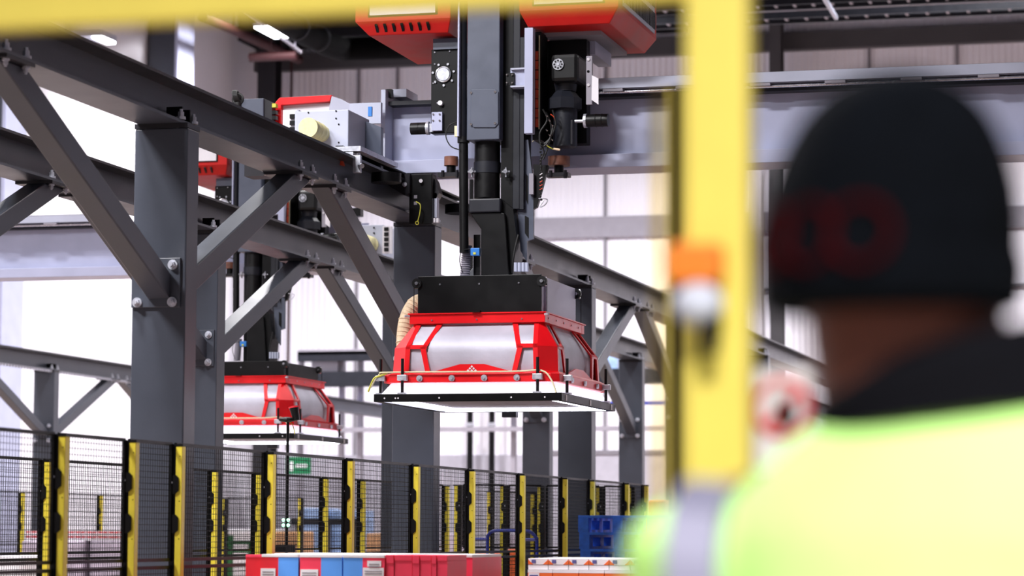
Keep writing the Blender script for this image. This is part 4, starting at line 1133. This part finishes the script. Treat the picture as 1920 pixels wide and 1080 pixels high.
# stacked wrapped cases at lower left, and loads at the back
def load(px0, px1, pyt, Y, dep, m, label, layers=None, zb=.0):
    a = PY(px0, pyt, Y); b = PY(px1, pyt, Y)
    t = thing('pallet_load', ((a.x+b.x)/2, Y+dep/2, 0), label, 'pallet load')
    MB().box(a.x, b.x, Y, Y+dep, .15, a.z).build('wrapped_goods', m, t, .03)
    MB().box(a.x-.02, b.x+.02, Y-.02, Y+dep, 0, .02).box(a.x, a.x+.1, Y, Y+dep, .02, .15).box(b.x-.1, b.x, Y, Y+dep, .02, .15).box(a.x, b.x, Y, Y+dep, .12, .15).build('pallet_base', 'kraft', t)
    return t, a, b


YL = 30.0
t, a, b = load(40, 155, 1013, YL, 1.0, 'wrap', 'film wrapped pallet load with red cases on top, behind the left fence')
t, a2, b2 = load(168, 234, 1013, YL+.1, 1.0, 'wrap', 'film wrapped pallet load beside the big column, paler of the two')
k = 0
for row in range(2):
    z0 = a.z+.002+row*.058
    for i in range(9):
        x0 = a.x+(b2.x-a.x)*i/9+.004; x1 = a.x+(b2.x-a.x)*(i+1)/9-.004
        t = thing('case', ((x0+x1)/2, YL+.35, z0), 'white case with a red printed top edge, %s row, %s from the left' % (['lower', 'upper'][row], ['first', 'second', 'third', 'fourth', 'fifth', 'sixth', 'seventh', 'eighth', 'ninth'][i]), 'carton', 'red edged cases on the wrapped loads')
        MB().box(x0, x1, YL+.12, YL+.5, z0+.004, z0+.056).build('body', 'box_white', t)
        MB().box(x0, x1, YL+.115, YL+.12, z0+.032, z0+.05).build('print_band', 'sign_red', t)
        MB().box(x0+.05, x1-.06, YL+.112, YL+.115, z0+.036, z0+.043).build('print_text', 'box_white', t)
load(-30, 39, 1042, 27.5, 1.0, 'box_white', 'low white pallet load with yellow bottle tops at the lower left corner')
a = PY(0, 1070, 27.4)
for i in range(6):
    q = PY(4+i*16-60, 1068, 27.3)
for px in (8, 20, 35):
    pass
load(418, 500, 993, 44, 1.2, 'box_white', 'white topped load with kraft cases left of the sensor pole')
load(504, 552, 996, 40.8, 1.0, 'kraft', 'kraft brown load just right of the second yellow post')
load(556, 600, 953, 46, 1.2, 'wrap_blue', 'tall blue tinted wrapped load right of the sensor pole')
load(618, 665, 957, 46.5, 1.2, 'wrap_blue', 'blue tinted wrapped load left of the third yellow post')
load(686, 716, 1000, 40, 1.0, 'kraft', 'kraft load seen left of the second near column')
load(826, 852, 1000, 40, 1.0, 'wrap', 'pale wrapped load right of the second near column')
load(890, 912, 1035, 33, 1.0, 'box_orange', 'orange load seen through the fence left of the blue trolley')
load(950, 975, 1030, 33, 1.0, 'box_orange', 'orange load seen through the blue trolley handle')
load(935, 975, 1000, 42, 1.0, 'wrap', 'pale pink wrapped load far behind the blue trolley')
t = thing('green_rack', (PY(460, 1020, 42).x, 42, 0), 'low green rack frame under kraft cases behind the fence', 'rack')
for py in (1016, 1033): 
    a = PY(418, py, 42); b = PY(555, py, 42); MB().box(a.x, b.x, 42, 42.06, a.z-.025, a.z+.025).build('rail', 'green_rack', t)
a = PY(421, 1015, 41.9); MB().box(a.x-.03, a.x+.12, 41.9, 42, 0, a.z+.1).build('upright', 'green_rack', t)
b = PY(470, 1015, 42.1); MB().box(b.x-.03, b.x+.03, 42.06, 42.1, 0, b.z).build('upright', 'green_rack', t)
# dark conveyor line far behind
t = thing('conveyor', (PY(620, 980, 50).x, 50, 0), 'dark conveyor line far behind the fence, right of the sensor pole', 'conveyor')
a = PY(545, 978, 44.5); b = PY(668, 978, 44.5)
MB().box(a.x, b.x, 44.5, 44.9, a.z-.06, a.z+.06).build('belt_frame', 'charcoal', t)
for q in (a.x+.1, (a.x+b.x)/2, b.x-.1): MB().box(q-.04, q+.04, 44.6, 44.8, 0, a.z-.06).build('leg', 'charcoal', t)
# yellow housing at the right end by the vest
a = PY(1216, 938, 28.6); b = PY(1248, 960, 28.6)
t = thing('machine_guard', ((a.x+b.x)/2, 28.8, 0), 'amber yellow machine guard just left of the vest', 'machine guard')
MB().box(a.x, b.x, 28.6, 29.2, .05, a.z).build('cover', 'orange_lock', t, .02)
for q_ in (a.x+.02, b.x-.07): MB().box(q_, q_+.05, 28.65, 29.15, 0, .05).build('foot', 'black_steel', t)

# ================================================================== FOREGROUND GATE FRAME
YG = 3.0
t = thing('safety_gate', (PY(1340, 500, YG).x, YG, 0), 'out of focus yellow gate frame with upright post and top bar close to the camera', 'gate frame')
xa, xb_ = PY(1283, 300, YG).x, PY(1400, 300, YG).x
MB().box(xa, xb_, YG, YG+.06, .01, 2.3).build('post', 'front_yellow', t, .006)
MB().box(xa-.02, xb_+.02, YG-.03, YG+.09, 0, .01).build('foot_plate', 'front_yellow', t)
zb_ = 2.064
MB().box(-3.2, xa, YG+.005, YG+.03, zb_, zb_+.08).build('top_bar', 'front_yellow', t, .006)
YL_ = 4.6; zc = PY(1250, 165, YL_).z
t = thing('door_leaf', (PY(1262, 500, YL_).x, YL_, 0), 'narrow dark edged door leaf with amber film behind the blurred yellow post', 'door leaf')
MB().box(PY(1258, 300, YL_).x, PY(1279, 300, YL_).x, YL_, YL_+.04, .01, zc).build('dark_edge', 'brown_seal', t)
MB().box(PY(1279, 300, YL_).x, PY(1330, 300, YL_).x, YL_, YL_+.04, .01, zc).build('stile', 'front_yellow', t)
MB().box(PY(1250, 300, YL_).x, PY(1258, 300, YL_).x, YL_, YL_+.04, .01, zc).build('amber_edge', 'front_yellow', t)
MB().box(PY(1215, 300, YL_).x, PY(1250, 300, YL_).x, YL_+.01, YL_+.014, .01, zc).build('amber_film', 'amber_film', t)
MB().box(PY(1215, 300, YL_).x, PY(1330, 300, YL_).x, YL_-.01, YL_+.05, 0, .01).build('bottom_rail', 'brown_seal', t)
t = thing('gate_lock', PY(1312, 640, YG-.03), 'blurred orange and white gate lock with black handle on the yellow post', 'lock')
def gz(py): return PY(1310, py, YG).z
MB().box(PY(1262, 500, YG).x, PY(1362, 500, YG).x, YG-.045, YG, gz(536), gz(462)).build('orange_body', 'orange_lock', t, .006)
c = PY(1312, 572, YG-.03)
MB().ell((c.x, YG-.035, c.z), .029, .03, .025).build('white_cap', 'lock_white', t, smooth=True)
c2 = PY(1332, 640, YG-.03)
MB().cyl((c2.x, YG-.035, gz(600)), (c2.x+.002, YG-.035, gz(668)), .015, .008).build('handle', 'black_plastic', t)
# round red ringed sign
c = PY(1455, 775, 3.2); t = thing('prohibition_sign', (c.x, 3.2, c.z-.06), 'blurred white round sign with a red ring and bar beside the yellow post', 'sign')
MB().box(PY(1388, 770, 3.2).x, PY(1520, 770, 3.2).x, 3.2, 3.206, PY(1450, 885, 3.2).z, PY(1450, 692, 3.2).z).build('board', 'tag_white', t)
c = PY(1466, 765, 3.2); MB().ring((c.x, 3.199, c.z), (0, 1, 0), .032, .0045, 32, 8).build('red_ring', 'sign_red', t)
MB().beam((c.x-.02, 3.196, c.z-.024), (c.x+.02, 3.196, c.z+.02), .002, .009).build('red_bar', 'sign_red', t)
MB().ell((c.x+.004, 3.197, c.z-.006), .014, .003, .018, 12, 8).build('pictogram', 'black_plastic', t)
MB().box(PY(1400, 770, 3.2).x-.02, PY(1400, 770, 3.2).x, 3.06, 3.204, PY(1450, 800, 3.2).z, PY(1450, 785, 3.2).z).build('bracket', 'front_yellow', t)

# ================================================================== PERSON
PX0, PYB = -.185, 2.32      # body centre
HX, HY = -.264, 2.30        # head centre


def ringsec(cx, cy, z, rx, ry, n=28, tilt=0, e=2.4):
    r = []
    for i in range(n):
        t_ = 2*math.pi*i/n; c, s = math.cos(t_), math.sin(t_)
        x = rx*math.copysign(abs(c)**(2/e), c); y = ry*math.copysign(abs(s)**(2/e), s)
        r.append(Vector((cx+x, cy+y, z+tilt*x)))
    return r


per = thing('person', (PX0, PYB, 0), 'person seen from behind in a dark knitted hat and bright yellow high visibility jacket', 'person')
m = MB()
m.loft([ringsec(PX0, PYB, .92, .155, .105), ringsec(PX0, PYB, 1.05, .14, .10), ringsec(PX0, PYB, 1.25, .165, .115), ringsec(PX0, PYB, 1.40, .19, .11), ringsec(PX0-.0, PYB, 1.48, .15, .09), ringsec(PX0-.03, PYB, 1.53, .08, .07)])
m.loft([ringsec(PX0-.02, PYB, 1.47, .075, .07), ringsec(HX+.02, HY+.01, 1.56, .086, .074), ringsec(HX+.008, HY+.01, 1.65, .086, .078)])
# head: skull, jaw, nose, ears (turned slightly left)
yaw = math.radians(14)
def hp(x, y, z): return Vector((HX+x*math.cos(yaw)-y*math.sin(yaw), HY+x*math.sin(yaw)+y*math.cos(yaw), z))
m.ell((HX, HY, 1.735), .082, .098, .105); m.ell(hp(0, .03, 1.665), .078, .076, .07); m.ell(hp(0, .055, 1.645), .045, .045, .04)
m.ell(hp(0, .105, 1.70), .013, .022, .022); m.ell(hp(0, .096, 1.665), .026, .012, .008); m.ell(hp(0, .096, 1.653), .022, .012, .007)
for s in (-1, 1): m.ell(hp(s*.085, -.0, 1.70), .014, .022, .034)
# legs
for s in (-1, 1):
    lx = PX0+s*.095
    m.loft([ringsec(lx, PYB, .96, .09, .1), ringsec(lx, PYB, .8, .085, .092), ringsec(lx+s*.01, PYB+.005, .5, .058, .064), ringsec(lx+s*.012, PYB-.01, .36, .056, .064), ringsec(lx+s*.012, PYB, .1, .038, .042), ringsec(lx+s*.012, PYB, .05, .04, .05)])
    m.ell((lx+s*.015, PYB+.06, .045), .045, .13, .042)
# arms with hands
for s in (-1, 1):
    sh = Vector((PX0+s*.205, PYB, 1.44)); el = Vector((PX0+s*.265, PYB-.01, 1.14)); wr = Vector((PX0+s*.27, PYB+.08, .90))
    m.tube([sh, sh.lerp(el, .5), el, el.lerp(wr, .5), wr], [.056]*4+[.05]*4+[.045]*4+[.038]*4+[.028], 16, 4)
    m.ell(sh, .06, .06, .06)
    pd = Vector((0, .05, -.085)).normalized(); pc = wr+pd*.05
    m.loft([[wr+Vector((x*.020, y*.026, 0)) for x, y in ((1, -1), (1, 1), (-1, 1), (-1, -1))], [pc+Vector((x*.017, y*.042, 0)) for x, y in ((1, -1), (1, 1), (-1, 1), (-1, -1))], [pc+pd*.045+Vector((x*.013, y*.042, 0)) for x, y in ((1, -1), (1, 1), (-1, 1), (-1, -1))]])
    for k, ln in enumerate((.068, .078, .072, .056)):
        b0 = pc+pd*.04+Vector((0, .032-k*.021, .0)); m.tube([b0, b0+pd*ln*.5, b0+pd*ln*.8+Vector((-s*.012, 0, 0)), b0+pd*ln+Vector((-s*.028, 0, .004))], .0085, 8, 3)
    b0 = wr+pd*.03+Vector((0, .03, 0)); m.tube([b0, b0+Vector((-s*.008, .03, -.02)), b0+Vector((-s*.015, .042, -.05))], .0105, 8, 3)
body = m.build('body', 'skin', per)
md = body.modifiers.new('rm', 'REMESH'); md.mode = 'VOXEL'; md.voxel_size = .006; md.use_smooth_shade = True
sm = body.modifiers.new('sm', 'SMOOTH'); sm.factor = .5; sm.iterations = 6
for s in (-1, 1):
    MB().ell(hp(s*.032, .085, 1.715), .012, .012, .010, 12, 8).build('eye', 'tag_white', per); MB().ell(hp(s*.032, .0945, 1.715), .005, .004, .005, 10, 6).build('iris', 'black_plastic', per)
# hi-vis jacket
m = MB()
m.loft([ringsec(PX0, PYB, .88, .20, .15), ringsec(PX0, PYB, 1.05, .19, .145), ringsec(PX0, PYB, 1.25, .21, .15), ringsec(PX0, PYB, 1.38, .235, .145), ringsec(PX0, PYB-.0, 1.45, .235, .135), ringsec(PX0, PYB, 1.495, .205, .12), ringsec(PX0-.01, PYB, 1.53, .155, .105), ringsec(PX0-.02, PYB, 1.558, .105, .09), ringsec(PX0-.03, PYB, 1.572, .085, .08)])
for s in (-1, 1):
    sh = Vector((PX0+s*.235, PYB, 1.425)); el = Vector((PX0+s*.285, PYB-.01, 1.14)); wr = Vector((PX0+s*.28, PYB+.07, .93))
    m.ell(sh, .085, .085, .062); m.tube([sh+Vector((0, 0, -.01)), sh.lerp(el, .5), el, el.lerp(wr, .5), wr], [.078]*4+[.07]*4+[.062]*4+[.056]*4+[.05], 18, 4)
jk = m.build('high_visibility_jacket', 'vest', per)
md = jk.modifiers.new('rm', 'REMESH'); md.mode = 'VOXEL'; md.voxel_size = .009; md.use_smooth_shade = True
sm = jk.modifiers.new('sm', 'SMOOTH'); sm.factor = .5; sm.iterations = 14
# reflective bands over the shoulder
for sx in (-1, 1):
    m = MB(); bxx = PX0+sx*.235; rr = []
    for z, yy, hw in ((.95, -.163, .022), (1.1, -.157, .022), (1.25, -.155, .022), (1.38, -.146, .022), (1.43, -.135, .022), (1.47, -.11, .022), (1.492, -.05, .022), (1.497, 0, .022)):
        o_ = sx*0
        xx = bxx if z > 1.3 else PX0+sx*.17
        xx = PX0+sx*(.17+.065*min(1, max(0, (z-1.1)/.3)))
        rr.append([Vector((xx-hw, PYB+yy, z)), Vector((xx+hw, PYB+yy+.01, z-.004)), Vector((xx+hw, PYB+yy+.02, z-.012)), Vector((xx-hw, PYB+yy+.012, z-.01))])
    m.loft(rr); m.build('reflective_band', 'vest_band', per)
m = MB(); R0 = []
for z in (1.02, 1.075): R0.append(ringsec(PX0, PYB, z, .203, .158))
m.loft(R0, caps=False); m.build('waist_band', 'vest_band', per)
# dark collar
m = MB().loft([ringsec(PX0-.03, PYB, 1.545, .118, .105, tilt=.12), ringsec(HX+.035, PYB-.005, 1.585, .106, .096, tilt=.28), ringsec(HX+.045, PYB-.005, 1.607, .088, .085, tilt=.28), ringsec(HX+.045, PYB, 1.600, .078, .075, tilt=.28), ringsec(HX+.045, PYB, 1.56, .078, .075, tilt=.1)], caps=False)
m.build('dark_collar', 'jacket', per)
# knitted hat
prof = [(1.636, .098, .104), (1.638, .108, .113), (1.66, .112, .118), (1.715, .113, .119), (1.75, .107, .114), (1.785, .094, .103), (1.81, .080, .088), (1.83, .060, .066), (1.843, .034, .038), (1.847, .010, .012)]
m = MB().loft([ringsec(HX+.0+(z-1.72)*.06, HY, z, a_, b_, 32, e=2.1) for z, a_, b_ in prof])
hat = m.build('knitted_hat', 'hat', per); hat.modifiers.new('sub', 'SUBSURF').levels = 2
for p_ in hat.data.polygons: p_.use_smooth = True
MB().loft([ringsec(HX, HY, z, a_, b_, 32, e=2.1) for z, a_, b_ in ((1.640, .104, .112), (1.644, .112, .119), (1.675, .115, .121), (1.690, .111, .117))], caps=False).build('hat_cuff', 'hat', per, smooth=True)
for k, ang in enumerate((-52, -30, -6)):
    an = math.radians(-90+ang); c = Vector((HX+.114*math.cos(an), HY+.120*math.sin(an), 1.695))
    MB().ring(c, (math.cos(an), math.sin(an), .1), .026, .0035, 24, 6).build('hat_emblem', 'hat_logo', per)
# trousers and boots
m = MB()
for s in (-1, 1):
    lx = PX0+s*.095
    m.loft([ringsec(lx, PYB, .98, .105, .12), ringsec(lx, PYB, .8, .1, .11), ringsec(lx+s*.01, PYB, .5, .078, .085), ringsec(lx+s*.012, PYB-.005, .3, .072, .08), ringsec(lx+s*.012, PYB, .06, .065, .075)])
m.loft([ringsec(PX0, PYB, .84, .17, .125), ringsec(PX0, PYB, .95, .175, .125)])
m.build('trousers', 'trousers', per, smooth=True)
for s in (-1, 1):
    lx = PX0+s*.11
    MB().loft([ringsec(lx, PYB+.05, 0, .052, .145), ringsec(lx, PYB+.05, .03, .055, .15), ringsec(lx, PYB+.03, .08, .05, .12), ringsec(lx, PYB-.01, .13, .05, .06)]).build('boot', 'black_plastic', per, smooth=True)
